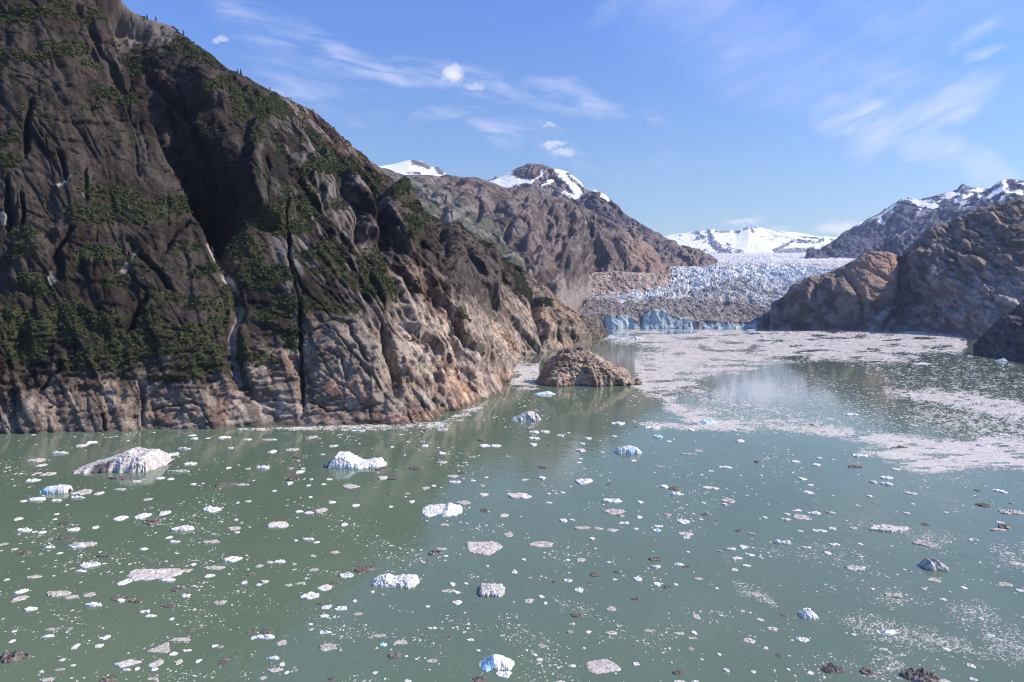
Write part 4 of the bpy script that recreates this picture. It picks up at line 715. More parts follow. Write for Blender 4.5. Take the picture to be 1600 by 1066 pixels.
def plant_conifers():
    sky = [(230, 17), (243, 27), (286, 58), (318, 80), (372, 121), (421, 140), (455, 157), (479, 167), (488, 172), (522, 200)]
    face = [(313, 122), (366, 127), (160, 133), (348, 141), (393, 213), (236, 213), (195, 290), (120, 86), (300, 92), (136, 85), (414, 160), (445, 168), (380, 110), (520, 245), (538, 255), (552, 270), (470, 215)]
    px, py, P = CLIFF['px'], CLIFF['py'], CLIFF['P']; rp, rq = project(P)
    nums = 'first second third fourth fifth sixth seventh eighth ninth tenth eleventh twelfth thirteenth fourteenth fifteenth sixteenth seventeenth eighteenth nineteenth twentieth'.split()
    top = P[-1]; tx, _ = project(top)
    rr = np.random.RandomState(8)
    for i, (x, y) in enumerate(sky):
        j = int(np.argmin(np.abs(tx - x))); conifer('conifer', 'small dark conifer on the sloping skyline of the near cliff, %s from the top' % nums[i], tuple(top[j] - np.array([0, 0, .4])), (3.6 if i < 3 else 1.2 + 1.8 * rr.rand()) * top[j][1] / 450, 100 + i)
    order = sorted(face, key=lambda p: p[1])
    for i, (x, y) in enumerate(order):
        j = np.unravel_index(np.argmin((rp - x) ** 2 + (rq - y) ** 2 + 1e6 * (CLIFF['P'][..., 1] <= 0)), rp.shape); conifer('conifer', 'tiny dark conifer on the rock face of the near cliff, %s from the top' % nums[i], tuple(P[j] - np.array([0, 0, .3])), (2.2 + 2.2 * rr.rand()) * P[j][1] / 400, 200 + i)
plant_conifers()

# ------------------------------------------------------------------ icebergs with a shape of their own
WHITE, PALE, DIRT, BLUE, AQUA = (.76, .745, .715), (.64, .61, .57), (.36, .32, .285), (.36, .60, .76), (.60, .78, .80)
LAND = []     # (px, py, short phrase) of the things the small floes are told apart by
def berg(label, ref, px, py, wpx, depth, sil, kind='iceberg', mat=None, base=WHITE, dirt=.2, blue=None, rot=0., rough=1., n=(110, 70), seed=1., power=.5, shade_streak=None):
    P0 = on_water(px, py); hw = wpx / F * P0[1] / 2; hd = depth / 2
    def colf(a, b, z, P, w, sd_):
        f = fbm(P[..., 0] / hw * 5, P[..., 1] / hw * 5, z / hw * 5 + sd_, 4, .6); c = lerp(base, PALE, sm(-.2, .5, f)); c = lerp(c, DIRT, dirt * sm(-.05, .45, f + .4 * w + .15))
        if blue == 'low': c = lerp(c, AQUA, sm(.28, .0, z / max(s[1] for s in sil)) * .45)
        if blue == 'left': c = lerp(c, BLUE, sm(-.28, -.42, a + .25 * b) * .95)
        if blue == 'front': c = lerp(c, BLUE, sm(.45, .2, np.abs(a - .15)) * sm(-.2, -.6, b) * .9)
        if blue == 'all': c = lerp(c, AQUA, .55 + .35 * sm(-.2, .3, f))
        if shade_streak: c = lerp(c, (.055, .05, .045), sm(shade_streak[1], shade_streak[1] * .6, np.abs(a - shade_streak[0] + .08 * w)) * sm(shade_streak[2], shade_streak[2] - .25, b + .15 * w) * .95)  # painted dark: undercut and tip shade with debris; a streak on one berg
        return c
    o = dome('iceberg' if kind == 'iceberg' else 'ice_floe', mat or M_ICE, P0[0], P0[1] + hd * .95, hw, hd, sil, colf, n, rot, rough, seed, power=power)
    LAND.append((px, py, ref)); return tag(o, label, kind, 'icebergs in the fjord' if kind == 'iceberg' else 'ice floes adrift in the fjord')
berg('large dirty white iceberg with undercut shade painted on its front below the left shore', 'the big dirty iceberg', 166, 739, 120, 16, [(0, .4), (.1, 1.0), (.25, 1.8), (.4, 2.6), (.5, 3.1), (.58, 4.0), (.64, 4.3), (.75, 3.9), (.88, 4.1), (.96, 3.2), (1.04, 1.0)], dirt=.45, base=(.76, .72, .68), mat=M_DIRTY, n=(220, 150), seed=2., power=.42, shade_streak=(-.22, .26, -.45), rough=.7, rot=.1)
berg('clean white iceberg with two humps and a dark left tip', 'the two humped white iceberg', 551, 732, 88, 8, [(0, .9), (.08, 1.9), (.18, 3.2), (.36, 3.2), (.5, 1.7), (.62, 1.2), (.8, 1.6), (.93, 1.7), (1, .9)], dirt=.06, blue='low', n=(140, 80), seed=3., power=.4, shade_streak=(-.92, .10, .1))
berg('flat bright white iceberg with a small peak in the middle of the water', 'the flat white iceberg', 688, 806, 59, 7.4, [(0, .35), (.3, .5), (.55, .6), (.68, 1.15), (.8, .55), (1, .2)], dirt=.05, blue='low', n=(120, 80), seed=4., power=.4)
berg('pointed grey white iceberg with black streaks near the islet', 'the streaked iceberg', 822, 658, 44, 8, [(0, .5), (.15, 1.0), (.4, 2.4), (.58, 3.2), (.75, 2.8), (.92, 2.0), (1, .6)], dirt=.5, mat=M_DIRTY, seed=5., rough=1.3, shade_streak=(.7, .07, .4))
berg('small white iceberg with a bright blue front', 'the blue fronted iceberg', 984, 710, 36, 5.0, [(0, 1.1), (.3, 1.7), (.55, 1.9), (.8, 1.7), (1, .9)], dirt=.03, blue='front', seed=6., power=.35)
berg('white topped ice block with a grey shaded side', 'the square ice block', 768, 932, 37, 3.6, [(0, .6), (.5, .75), (1, .55)], dirt=.35, mat=M_DIRTY, seed=7., power=.22, rough=.8, kind='iceberg')
berg('knobbly white iceberg with many small lumps', 'the knobbly white iceberg', 615, 918, 70, 4.0, [(0, .4), (.15, .75), (.3, 1.1), (.45, .55), (.6, .65), (.75, .9), (.92, .75), (1, .35)], dirt=.1, seed=8., rough=1.6, n=(150, 90), power=.4)
berg('triangular iceberg, half deep blue and half white, at the bottom edge', 'the blue and white triangular iceberg', 776, 1047, 50, 2.6, [(0, .1), (.25, .75), (.4, 1.1), (.7, .8), (1, .15)], dirt=0., blue='left', seed=9., rough=.35, power=.8)
berg('small grey and white iceberg ringed by brash on the right', 'the ringed grey iceberg', 1468, 892, 32, 3.0, [(0, .5), (.2, 1.4), (.4, .8), (.6, 1.3), (1, .5)], dirt=.8, mat=M_DIRTY, seed=10., rough=1.5)
berg('small blue slab iceberg with a flat tilted top below the big dirty iceberg', 'the blue slab', 79, 771, 40, 3.4, [(0, .3), (.2, 1.1), (.5, 1.2), (.95, 1.5), (1, .9)], dirt=0., blue='left', seed=11., rough=.4, power=.3)
berg('low grey blue iceberg cluster off the far tip of the near cliff', 'the grey bergy bits', 981, 531, 48, 26, [(0, 1.2), (.15, 2.2), (.3, 3.5), (.4, 1.2), (.6, 1.6), (.78, 5.6), (.85, 3.2), (1, 1)], dirt=.5, base=(.52, .60, .66), seed=12., rough=1.6)
berg('flat pale blue berg in front of the brown islet', 'the pale blue berg', 852, 617, 30, 5, [(0, .4), (.4, 1.0), (.75, 1.5), (.85, .8), (1, .3)], dirt=0., blue='all', seed=13.)
berg('turquoise ice lump at the foot of the black slope', 'the turquoise ice lump', 1568, 565, 15, 5, [(0, .6), (.4, 1.8), (.7, 2.6), (1, .8)], dirt=0., blue='all', seed=14.)
berg('long low pale blue floe in the dark reflection on the right', 'the pale blue long floe', 1444, 569, 24, 6, [(0, .3), (.5, .9), (1, .3)], kind='ice floe', dirt=0., base=AQUA, seed=15.)
berg('white berg with an aqua waterline near the lower right', 'the aqua edged berg', 1268, 968, 25, 2.0, [(0, .25), (.3, .7), (.6, .8), (1, .25)], dirt=0., blue='low', seed=16.)

# ------------------------------------------------------------------ ice floes: x, y, w, h in quarter pixels of a tile of the photo, then the look
TILES = [((0, 640), "305 396 80 26g;235 310 95 28g;370 270 100 14w;570 202 60 20w;505 228 80 10g;265 348 60 12w;198 438 80 24w;235 398 40 14g;510 507 115 42g;755 495 75 20g;845 452 55 16g;765 420 130 28b;240 553 110 30w;150 573 45 14w;485 548 85 16w;620 526 50 14w;355 565 70 18w;925 558 60 18g;890 655 80 40w;758 670 80 36w;900 610 65 22b;950 692 100 46d;1030 635 65 45w;1320 618 110 40w;1400 462 110 34b;1510 467 80 16g;1185 337 75 18w;1080 275 75 24w;1150 243 75 12w;1205 162 60 14w;1215 183 45 12w;1300 180 30 10w;1400 172 70 16w;1440 242 35 14w;1545 188 50 14w;1065 436 40 16w;1000 425 45 20w;1120 385 140 12g;415 705 75 28d;460 745 75 30w;150 748 90 28w;215 765 40 16w;265 768 45 16w;420 800 120 24b;520 835 140 34g;20 836 50 22g;350 655 30 12w;120 683 50 12w;345 686 30 10w;600 738 50 12w;1145 735 130 44w;1140 690 30 14w;1462 735 80 30g;1475 690 30 14w;1483 770 35 18w;1055 800 50 14w;1090 822 70 20w;1312 822 110 26g;1210 468 40 12w;1550 575 45 18g;1490 580 30 10w;1425 366 35 10w;1550 372 40 12w"),
 ((400, 640), "640 130 85 14w;1165 122 80 20g;350 166 65 28g;80 186 100 14g;225 245 75 22g;105 264 55 14w;280 290 95 20b;410 282 35 14g;480 228 55 12g;850 235 30 10w;950 202 30 10w;1415 182 55 28b;1430 222 70 20w;1500 222 60 20w;1060 228 45 10w;1165 275 50 12w;1165 325 70 18g;1345 300 40 10b;45 357 90 26w;212 370 45 12b;270 393 50 12w;295 370 40 18w;790 366 90 26b;1000 362 100 22b;860 428 75 20b;790 430 60 10g;228 433 90 24d;212 462 50 10w;345 437 30 14w;455 437 45 14w;325 476 40 18w;420 468 35 12w;590 472 105 32g;1230 412 75 20g;1285 390 50 18b;1240 450 80 18w;1355 446 35 14w;1440 424 30 12w;1060 486 50 20g;1110 477 40 12w;1415 478 50 14b;115 510 32 12w;340 548 28 14w;840 520 50 18b;945 526 35 14b;935 545 22 12w;1425 532 60 12g;1585 525 40 24w;475 577 50 18w;405 622 75 34g;270 634 50 18w;330 640 55 20w;620 595 50 22w;840 608 40 12w;975 578 50 16w;1295 575 85 26g;1430 627 65 18d;142 708 148 50s;552 712 44 28w;1175 714 50 18g;325 806 80 22w;250 818 28 16w;380 830 40 18w;1550 665 60 14g;1420 832 235 110r;1580 770 60 40g"),
 ((800, 640), "140 138 65 18w;208 134 60 16w;140 177 75 18w;135 220 55 12w;237 226 40 16d;440 215 40 16w;480 183 45 12w;300 165 45 10w;665 82 95 22w;775 110 30 8d;870 110 100 22w;915 167 60 20a;637 168 34 14w;565 270 34 14w;425 257 70 12g;760 320 50 14w;980 199 45 12w;1225 72 100 28a;1125 130 50 14w;1385 130 40 14w;1425 198 60 14w;1165 250 50 24g;1100 276 90 12g;428 307 36 16w;418 332 36 12w;200 358 85 18b;325 294 30 10d;915 356 50 16b;1330 357 90 20w;1245 385 40 10w;1187 408 34 10w;445 440 110 40w;80 440 45 14w;185 430 50 14w;197 480 40 20b;50 530 118 44s;605 467 45 10d;318 520 40 14w;230 583 40 14w;228 527 28 12w;620 566 105 28w;955 482 60 12w;1015 487 65 24b;1020 524 95 24w;1220 487 55 16w;1272 493 45 16w;1535 330 45 14d;640 628 125 40g;800 578 48 12w;685 664 40 20b;700 706 70 18w;800 675 40 16w;975 656 50 16b;318 696 50 16w;375 693 36 12w;440 735 110 24g;540 738 60 20g;625 748 70 24g;775 745 40 16w;1358 562 90 32g;1195 585 30 14w;1330 594 40 10w;1210 650 50 22b;1070 692 80 34w;1265 716 34 18b;1180 688 30 12w;915 725 60 18w;905 752 52 20a;1085 770 85 34g;1090 797 50 18w;1415 750 55 20b;1500 778 50 14b;1580 677 40 14w;500 810 38 12w;180 830 160 44r"),
 ((1200, 640), "275 97 28 14d;515 28 90 16w;910 100 50 12w;570 280 100 28w;175 322 55 18w;320 305 36 12w;410 316 28 10w;300 342 60 18w;540 354 95 16b;795 373 50 12w;740 422 75 20w;655 455 55 16w;740 460 75 24w;208 433 55 14w;265 472 45 14w;250 517 60 12w;630 541 42 16w;890 516 70 26g;905 592 32 12w;1475 150 60 30w;1345 220 70 24w;1130 125 40 14d;1080 90 40 10d;825 237 100 12d;1310 500 45 20b;1440 502 70 20w;1480 518 45 12w;1350 590 90 32b;1525 587 40 12b;1520 635 150 34g;180 628 60 16w;290 645 80 20w;120 655 36 10w;208 663 100 38g;110 683 70 18w;405 646 40 14w;375 643 36 12b;560 600 34 26g;865 648 38 14g;1115 645 34 12w;755 730 205 58s;985 712 50 24b;535 735 55 22g;403 739 52 24w;338 752 48 24w;290 756 34 16w;205 762 34 14w;90 825 110 30w;415 842 75 18w;1480 724 90 34d;1450 700 40 24w;1435 748 110 18g;985 825 130 50g;1285 812 70 16w;580 842 32 10w"),
 ((0, 853), "480 4 120 14w;310 6 70 18w;150 42 80 24d;90 22 50 16g;255 52 28 14b;375 46 36 14w;560 110 120 42w;505 155 65 16w;655 58 100 24b;900 14 50 22w;1107 48 26 14w;970 150 330 90r;785 212 70 50w;1170 148 60 28g;1210 118 36 14w;1340 130 130 28g;1445 75 115 40w;1305 182 60 24w;1045 208 100 30w;1115 262 80 40d;1165 305 48 24w;215 185 85 28g;335 188 28 18w;45 212 34 16w;130 278 66 36w;125 318 75 40g;365 290 145 40g;450 313 85 30g;560 296 70 34g;190 390 80 30w;580 360 110 36w;752 320 108 36b;757 346 60 14w;855 335 100 34b;1060 365 90 36b;1378 345 82 38g;905 405 70 26w;942 432 60 22w;1525 222 36 28w;1570 172 50 26b;315 515 50 20g;305 557 60 26w;660 565 55 32w;92 535 32 14w;80 598 40 14w;473 632 46 14w;615 628 56 16w;435 518 34 16b;1185 526 50 30b;1075 458 36 12w;1005 620 140 80t;1130 580 130 28g;85 682 180 80d;790 715 160 76k;982 716 78 60r;965 767 46 22w;392 713 38 20w;455 748 34 12w;1340 627 46 18w;1378 635 36 16b;1405 710 70 50b;1125 727 50 16g;1240 712 34 30w;295 828 80 30g;680 820 95 50d;262 788 34 18w;375 768 60 20g;790 773 60 16w;855 770 34 16w;955 825 70 26g;1085 670 50 26w;1170 650 50 20w;1575 530 60 34d;1585 568 40 26w"),
 ((400, 853), "495 35 60 20g;20 120 50 22g;85 106 40 20w;145 95 70 24w;360 65 40 14g;240 116 34 14g;360 144 66 24g;680 132 140 56b;563 175 85 40w;50 226 50 18g;18 244 34 24w;205 241 50 20g;275 230 70 22g;432 252 90 44s;500 228 70 18b;335 302 110 52w;1115 40 90 30d;1155 16 66 18g;1185 64 36 12w;440 375 60 30w;405 358 60 16b;535 385 80 32w;635 420 58 22g;425 432 54 24w;620 346 30 12w;1258 346 58 36w;1230 242 44 20w;1310 238 30 14w;1205 278 100 22g;1258 293 46 18w;1073 380 30 14w;790 305 36 14b;730 288 30 12w;60 560 120 36w;70 525 80 36b;160 595 60 44g;430 538 80 20w;340 490 30 20w;440 620 100 56g;760 558 90 24g;905 595 86 30g;797 612 50 28a;755 640 26 14w;1100 510 66 20w;1155 518 36 16b;1212 562 48 20b;870 675 84 46b;1102 712 72 28g;942 690 24 14w;1003 707 26 16w;1340 582 50 20w;110 697 76 26w;120 768 90 34g;165 740 40 14w;45 818 46 30g;470 825 50 26b;742 796 34 20w;1550 790 90 52w;1395 820 80 50d;950 838 38 28w;1393 655 34 18w;190 795 36 12w;250 780 30 20b"),
 ((800, 853), "435 80 62 28g;348 90 34 20w;72 88 32 16w;15 158 36 26w;515 170 60 34b;485 224 40 24b;657 158 46 22b;350 212 60 24w;420 265 60 40w;105 335 60 34g;182 318 42 18w;775 325 56 24d;785 200 50 30w;640 210 36 12w;895 124 70 24w;890 74 80 32d;605 102 32 12w;1045 112 66 22w;1088 126 56 18b;1100 40 30 18w;1298 34 32 24b;1370 16 70 20w;1440 8 50 18w;1408 72 70 20w;1500 58 46 16w;1466 120 56 20w;1390 150 50 18g;1160 200 54 20g;1245 242 34 22b;1282 266 32 12w;905 242 50 18w;972 253 56 20b;1027 244 32 14w;620 385 60 36g;410 425 90 36b;1155 434 46 36g;360 540 46 18b;477 540 36 24w;620 538 80 28g;855 525 70 22g;1045 542 66 20g;1125 572 66 20g;1140 545 40 20w;1120 646 36 24b;1480 582 72 40g;1585 640 36 20w;190 626 50 18b;145 682 32 18w;172 712 38 14w;380 744 40 24w;290 762 24 12w;565 725 215 105r;655 772 60 18w;775 732 48 26w;1035 784 70 36d;1292 678 28 20w;1188 710 24 14w;1508 780 36 26w;1338 780 40 16w;1530 298 60 28g;300 845 60 20w;1045 848 80 14w;1145 845 50 24w;755 625 28 24d;265 225 30 16d;1550 462 50 18g;210 358 30 20w;530 440 30 14b"),
 ((1200, 853), "235 6 60 16w;583 68 32 16w;545 130 120 40g;1040 205 80 34g;1550 100 90 40g;975 270 32 18w;1225 262 40 14w;100 420 40 34b;245 392 54 18w;25 510 66 34g;212 578 80 36w;152 592 24 14w;68 676 36 32b;398 748 145 72d;620 768 90 64d;950 785 240 110d;1100 838 80 28g;270 797 50 16w;740 535 115 34w;725 640 54 22g;1270 740 46 36w;1282 828 46 26w;1390 555 60 24w;1335 458 36 14w;1115 648 44 16w;1500 40 60 18g;1095 330 50 20w;655 270 30 14w;785 300 120 36g;1480 235 100 30g;1580 275 50 24w;375 50 60 14w;535 556 36 24w;130 774 26 14w")]
SPECIAL = {(1420, 832, 400): ('the ragged speckled slush raft', 'ragged speckled grey white slush raft in the middle of the water'), (970, 150, 0): ('the long slush raft', 'long whitish raft of packed slush on the left water'),
           (565, 725, 800): ('the round speckled raft', 'round pinkish speckled raft of packed ice crumbs near the bottom edge'), (950, 785, 1200): ('the big brown floe', 'biggest brown debris floe at the bottom right corner'),
           (398, 748, 1200): ('the brown hollow floe', 'brown debris floe with a dark hollow left of the biggest brown floe'), (755, 730, 1200): ('the long pale floe', 'long pale tapered floe with a chip beside it on the right water'),
           (790, 715, 0): ('the kite shaped floe', 'kite shaped smooth pale floe near the bottom left'), (1005, 620, 0): ('the pointed slush wedge', 'pointed grey slush wedge on the lower left water'), (85, 682, 0): ('the streaked brown floe', 'streaked dark brown floe cut by the left edge'),
           (142, 708, 400): ('the smooth oval floe', 'smooth oval pale floe left of the flat white iceberg'), (50, 530, 800): ('the flat pale floe', 'flat pale floe alone right of the flat white iceberg'), (180, 830, 800): ('the grey speckled raft', 'grey speckled slush raft right of the ragged slush raft'),
           (680, 132, 400): ('the brown slanting floe', 'brown slanting floe of dirty ice above the knobbly iceberg'), (510, 507, 0): ('the round grey floe', 'round grey floe just right of the small blue slab'), (1145, 735, 0): ('the forked white floe', 'forked white floe below the big dirty iceberg to its right')}
LOOK = {'w': (M_ICE, (.74, .725, .695), .12), 's': (M_ICE, (.66, .62, .575), .25), 'g': (M_DIRTY, (.68, .625, .575), .3), 'r': (M_DIRTY, (.76, .70, .645), .3), 'b': (M_DEBRIS, (.40, .36, .32), .5), 'd': (M_DEBRIS, (.33, .285, .25), .5), 'a': (M_ICE, (.58, .80, .87), .03), 't': (M_DIRTY, (.66, .62, .58), .4), 'k': (M_ICE, (.66, .62, .59), .2)}
WORD = {'w': 'white', 's': 'pale', 'g': 'grey', 'r': 'speckled', 'b': 'brown streaked', 'd': 'dark brown', 'a': 'pale blue', 't': 'grey', 'k': 'pale'}
def read_floes():
    out = []
    for (ox, oy), s in TILES:
        for e in s.split(';'):
            t = e[-1]; x, y, w, h = map(float, e[:-1].split()); key = (int(x), int(y), ox)
            if key == (85, 682, 0): key = (85, 682, 0)
            sp = SPECIAL.get(key) if not (ox == 0 and oy == 640 and key in ((142, 708, 0),)) else None
            out.append(dict(px=ox + x / 4, py=oy + y / 4, w=w / 4, h=max(h, 10) / 4, t=t, sp=sp))
    out.sort(key=lambda d: -(d['w'] * d['h'] + (1e6 if d['sp'] else 0))); return out
FLOES = read_floes()
def floe_geo(d, seed, nr, na):
    """an irregular floating slab: outline, lumpy top, skirt below the water"""
    r = np.random.RandomState(seed); t = d['t']
    P0 = on_water(d['px'], d['py'] + d['h'] * .30); Y = P0[1]; W = d['w'] / F * Y / 2 * 1.06
    zt = float(np.clip(W * {'w': .22, 's': .16, 'g': .13, 'r': .06, 'b': .16, 'd': .22, 'a': .30, 't': .10, 'k': .10}[t], .05, .9)) * r.uniform(.8, 1.25)
    hpx = max(d['h'] - zt * F / Y * .75, d['h'] * .35); D = float(np.clip(hpx * Y * Y / (F * CAMZ) / 2, W * .30, W * 1.5))
    th = np.linspace(0, 2 * math.pi, na, endpoint=False); ct, st = np.cos(th), np.sin(th); ph = r.rand(6) * 6.28
    rag = {'r': .8, 'g': 1.0, 't': .3, 'k': .15, 's': .5}.get(t, .85)
    out = 1 + rag * (.16 * np.cos(2 * th + ph[0]) * 0 + .13 * np.cos(3 * th + ph[1]) + .10 * np.cos(4 * th + ph[2]) + .09 * gn(ct * 2.2 + seed, st * 2.2, 0 * ct) * 2 + .07 * gn(ct * 6 + seed, st * 6, 0 * ct + 3) * 2)
    nc = r.randint(5, 9); aa = np.sort(r.rand(nc) * 6.283 + np.arange(nc) * 0) if False else (np.arange(nc) + r.uniform(-.32, .32, nc)) / nc * 6.283 + r.rand() * 6.283; dd = r.uniform(.68, 1.0, nc)
    pol = np.min([dq / np.maximum(np.cos(th - q), .12) for q, dq in zip(aa, dd)], 0); out = np.clip(.75 * pol + .25 * out + .35 * (out - 1), .45, 1.35)
    if t in 'grsb': out = out * (1 + .10 * fbm(ct * 9 + seed, st * 9, 0 * ct + 1, 3, .6) + .05 * fbm(ct * 25 + seed, st * 25, 0 * ct + 2, 2))
    if t == 't': out = .62 / np.maximum.reduce([np.cos(th - a) for a in (.5, 2.6, 4.5)]) ; out = np.minimum(out, 1.15)
    if t == 'k': out = np.minimum(.60 / np.maximum.reduce([np.cos(th - a) for a in (.95, 2.2, 3.9, 5.3)]), 1.25)
    rho = np.concatenate([np.linspace(0, .93, nr - 2)[1:] ** .9, [.965, 1.0]]); R, TH = np.meshgrid(rho, th, indexing='ij')
    x, y = R * ct * out * W, R * st * out * D
    c, s = 1, r.uniform(-.10, .16) if t != 'k' else .25
    y = y + x * s * D / W * 1.2
    lump = fbm(x / W * 1.7 + seed * 3.1, y / W * 1.7, 0 * x, 3, .6); fine = fbm(x / W * (6 if t in 'wa' else 9) + seed, y / W * (6 if t in 'wa' else 9), 0 * x + 4, 3, .65)
    z = zt * np.where(R < .95, 1 - .25 * R ** 3, .55) * (.70 + .85 * lump * (1.1 if t in 'wad' else .6) + (.28 if t in 'wask' else .6) * fine); z = np.where(R > .98, -.01, np.maximum(z, .12 * zt))
    z0 = zt * .7; V = [np.array([[0, 0, z0]])]; V += [np.stack([x[i], y[i], z[i]], -1) for i in range(len(rho))]
    V.append(np.stack([x[-1] * .96, y[-1] * .96, 0 * x[-1] - .18], -1)); V = np.concatenate(V)
    tri = np.stack([np.zeros(na, int), 1 + np.arange(na), 1 + (np.arange(na) + 1) % na], -1); q = grid_faces(len(rho) + 1, na, 1, True)
    loops = np.concatenate([tri.ravel(), q.ravel()]); starts = np.concatenate([np.arange(na) * 3, na * 3 + np.arange(len(q)) * 4])
    base = np.array(LOOK[t][1]); k = LOOK[t][2]; f = fbm(V[:, 0] / W * 2.3 + seed, V[:, 1] / W * 2.3, V[:, 2] / W * 3, 3, .6)
    col = base * (1 - k * sm(-.1, .5, f)[:, None] * np.array([.55, .62, .68])) * r.uniform(.88, 1.06)
    if t == 'w' and r.rand() < .5: col[-2 * na:] = col[-2 * na:] * .5 + np.array(AQUA) * .45
    if t == 'd': col = lerp(col, (.60, .56, .52), sm(.55, .9, np.concatenate([[0], np.repeat(rho, na), np.ones(na)])) * sm(-.2, .3, f) * .7)
    return P0, V, loops, starts, np.clip(col, .02, .9)
def make_floes():
    for d in FLOES:
        if d['sp']: LAND.append((d['px'], d['py'], d['sp'][0]))
    ordn = 'nearest,second,third,fourth,fifth,sixth,seventh,eighth,ninth,tenth,eleventh,twelfth,thirteenth,fourteenth,fifteenth,sixteenth,seventeenth,eighteenth,nineteenth,twentieth'.split(',')
    one = FLOES[:285]; buckets = {}
    for i, d in enumerate(one):
        if d['sp']: continue
        best = min(LAND, key=lambda l: math.hypot(d['px'] - l[0], 2.2 * (d['py'] - l[1]))); dx, dy = d['px'] - best[0], 2.2 * (d['py'] - best[1])
        dirn = ('right of' if dx > 0 else 'left of') if abs(dx) > abs(dy) else ('in front of' if dy > 0 else 'behind')
        buckets.setdefault((best[2], dirn, WORD[d['t']]), []).append((math.hypot(dx, dy), i))
    labels = {}
    for (ref, dirn, col), lst in buckets.items():
        for k, (_, i) in enumerate(sorted(lst)):
            d = one[i]; asp = d['w'] / d['h']; shape = 'long ' if asp > 4.6 else ('rounded ' if asp < 2.1 else '')
            size = 'small ' if d['w'] < 12 else ('broad ' if d['w'] > 24 else '')
            if len(lst) == 1: lab = '%s%s%s floe, the only %s one %s %s' % (size, shape, col, col.split()[-1], dirn, ref)
            else: lab = '%s%s%s floe, %s %s one %s %s' % (size, shape, col, ordn[k], col.split()[-1], dirn, ref)
            labels[i] = lab
    for i, d in enumerate(one):
        big = d['w'] > 30
        P0, V, lo, st, col = floe_geo(d, 40 + i, 26 if big else 14, 120 if big else 48)
        o = mesh_obj('ice_floe', V, lo, st, LOOK[d['t']][0], col, True); o.location = (P0[0], P0[1], 0)
        tag(o, d['sp'][1] if d['sp'] else labels[i], 'ice floe', 'ice floes adrift in the fjord')
make_floes()

# ------------------------------------------------------------------ brash: the crumbs and packed belts nobody could count
BELTS = [([(930, 524), (1000, 517), (1190, 515), (1350, 519.5), (1440, 519.5), (1470, 523), (1500, 528), (1520, 538), (1500, 552), (1430, 551), (1400, 558), (1440, 566), (1370, 566), (1310, 561), (1270, 557), (1235, 560), (1190, 568), (1160, 577), (1110, 586), (1085, 592), (1090, 604), (1050, 616), (1060, 634), (1105, 644), (1145, 656), (1185, 666), (1160, 672), (1080, 668), (1015, 667), (1040, 660), (1075, 654), (1042, 638), (1040, 625), (1005, 612), (985, 600), (996, 590), (985, 578), (950, 566), (952, 561), (1010, 555), (1040, 547), (1005, 540), (960, 532)], 4, 1.0, 1),
         ([(797, 572), (830, 569), (870, 566), (865, 580), (842, 600), (840, 607), (812, 606), (796, 600), (798, 592)], 3, 1.0, 1), ([(1382, 612), (1440, 609), (1500, 612), (1600, 630), (1900, 640), (1900, 668), (1560, 650), (1480, 632), (1420, 622)], 4, .85, 1),
         ([(1420, 640), (1520, 640), (1900, 650), (1900, 690), (1560, 690), (1480, 672), (1430, 655)], 14, .30, 1), ([(1290, 668), (1340, 678), (1420, 682), (1470, 690), (1540, 686), (1900, 684), (1900, 738), (1540, 728), (1500, 731), (1430, 737), (1410, 727), (1375, 712), (1350, 706), (1390, 700), (1360, 690), (1310, 682)], 4, 1.0, 1),
         ([(1180, 660), (1260, 664), (1330, 672), (1300, 680), (1220, 668)], 5, .8, 1), ([(1060, 600), (1240, 640), (1330, 670), (1180, 668), (1090, 640)], 12, .2, 1), ([(1330, 560), (1540, 556), (1900, 600), (1900, 640), (1400, 612)], 14, .10, 1), ([(1230, 575), (1400, 610), (1480, 680), (1300, 670), (1150, 620)], 16, .05, 1),
         ([(360, 664), (480, 662), (640, 662), (700, 655), (740, 633), (752, 636), (700, 664), (560, 670), (380, 671)], 2, .75, 1), ([(1310, 962), (1370, 970), (1440, 985), (1500, 1000), (1540, 1024), (1470, 1012), (1400, 1004), (1340, 985)], 10, .55, 0), ([(1380, 925), (1420, 940), (1400, 952), (1370, 935)], 8, .4, 0), ([(1480, 950), (1540, 945), (1560, 970), (1500, 975)], 10, .4, 0), ([(1540, 990), (1900, 985), (1900, 1040), (1560, 1030)], 12, .4, 0),
         ([(1380, 1030), (1420, 1020), (1400, 1056), (1370, 1052)], 8, .45, 0), ([(1150, 910), (1180, 918), (1200, 935), (1210, 950), (1170, 930)], 5, .6, 0), ([(1200, 855), (1320, 850), (1370, 890), (1300, 880), (1220, 870)], 14, .16, 0), ([(870, 930), (910, 950), (920, 962), (880, 948)], 8, .3, 0), ([(1540, 850), (1900, 840), (1900, 900), (1560, 890)], 14, .25, 0), ([(1410, 830), (1500, 840), (1480, 860), (1420, 850)], 8, .4, 0)]
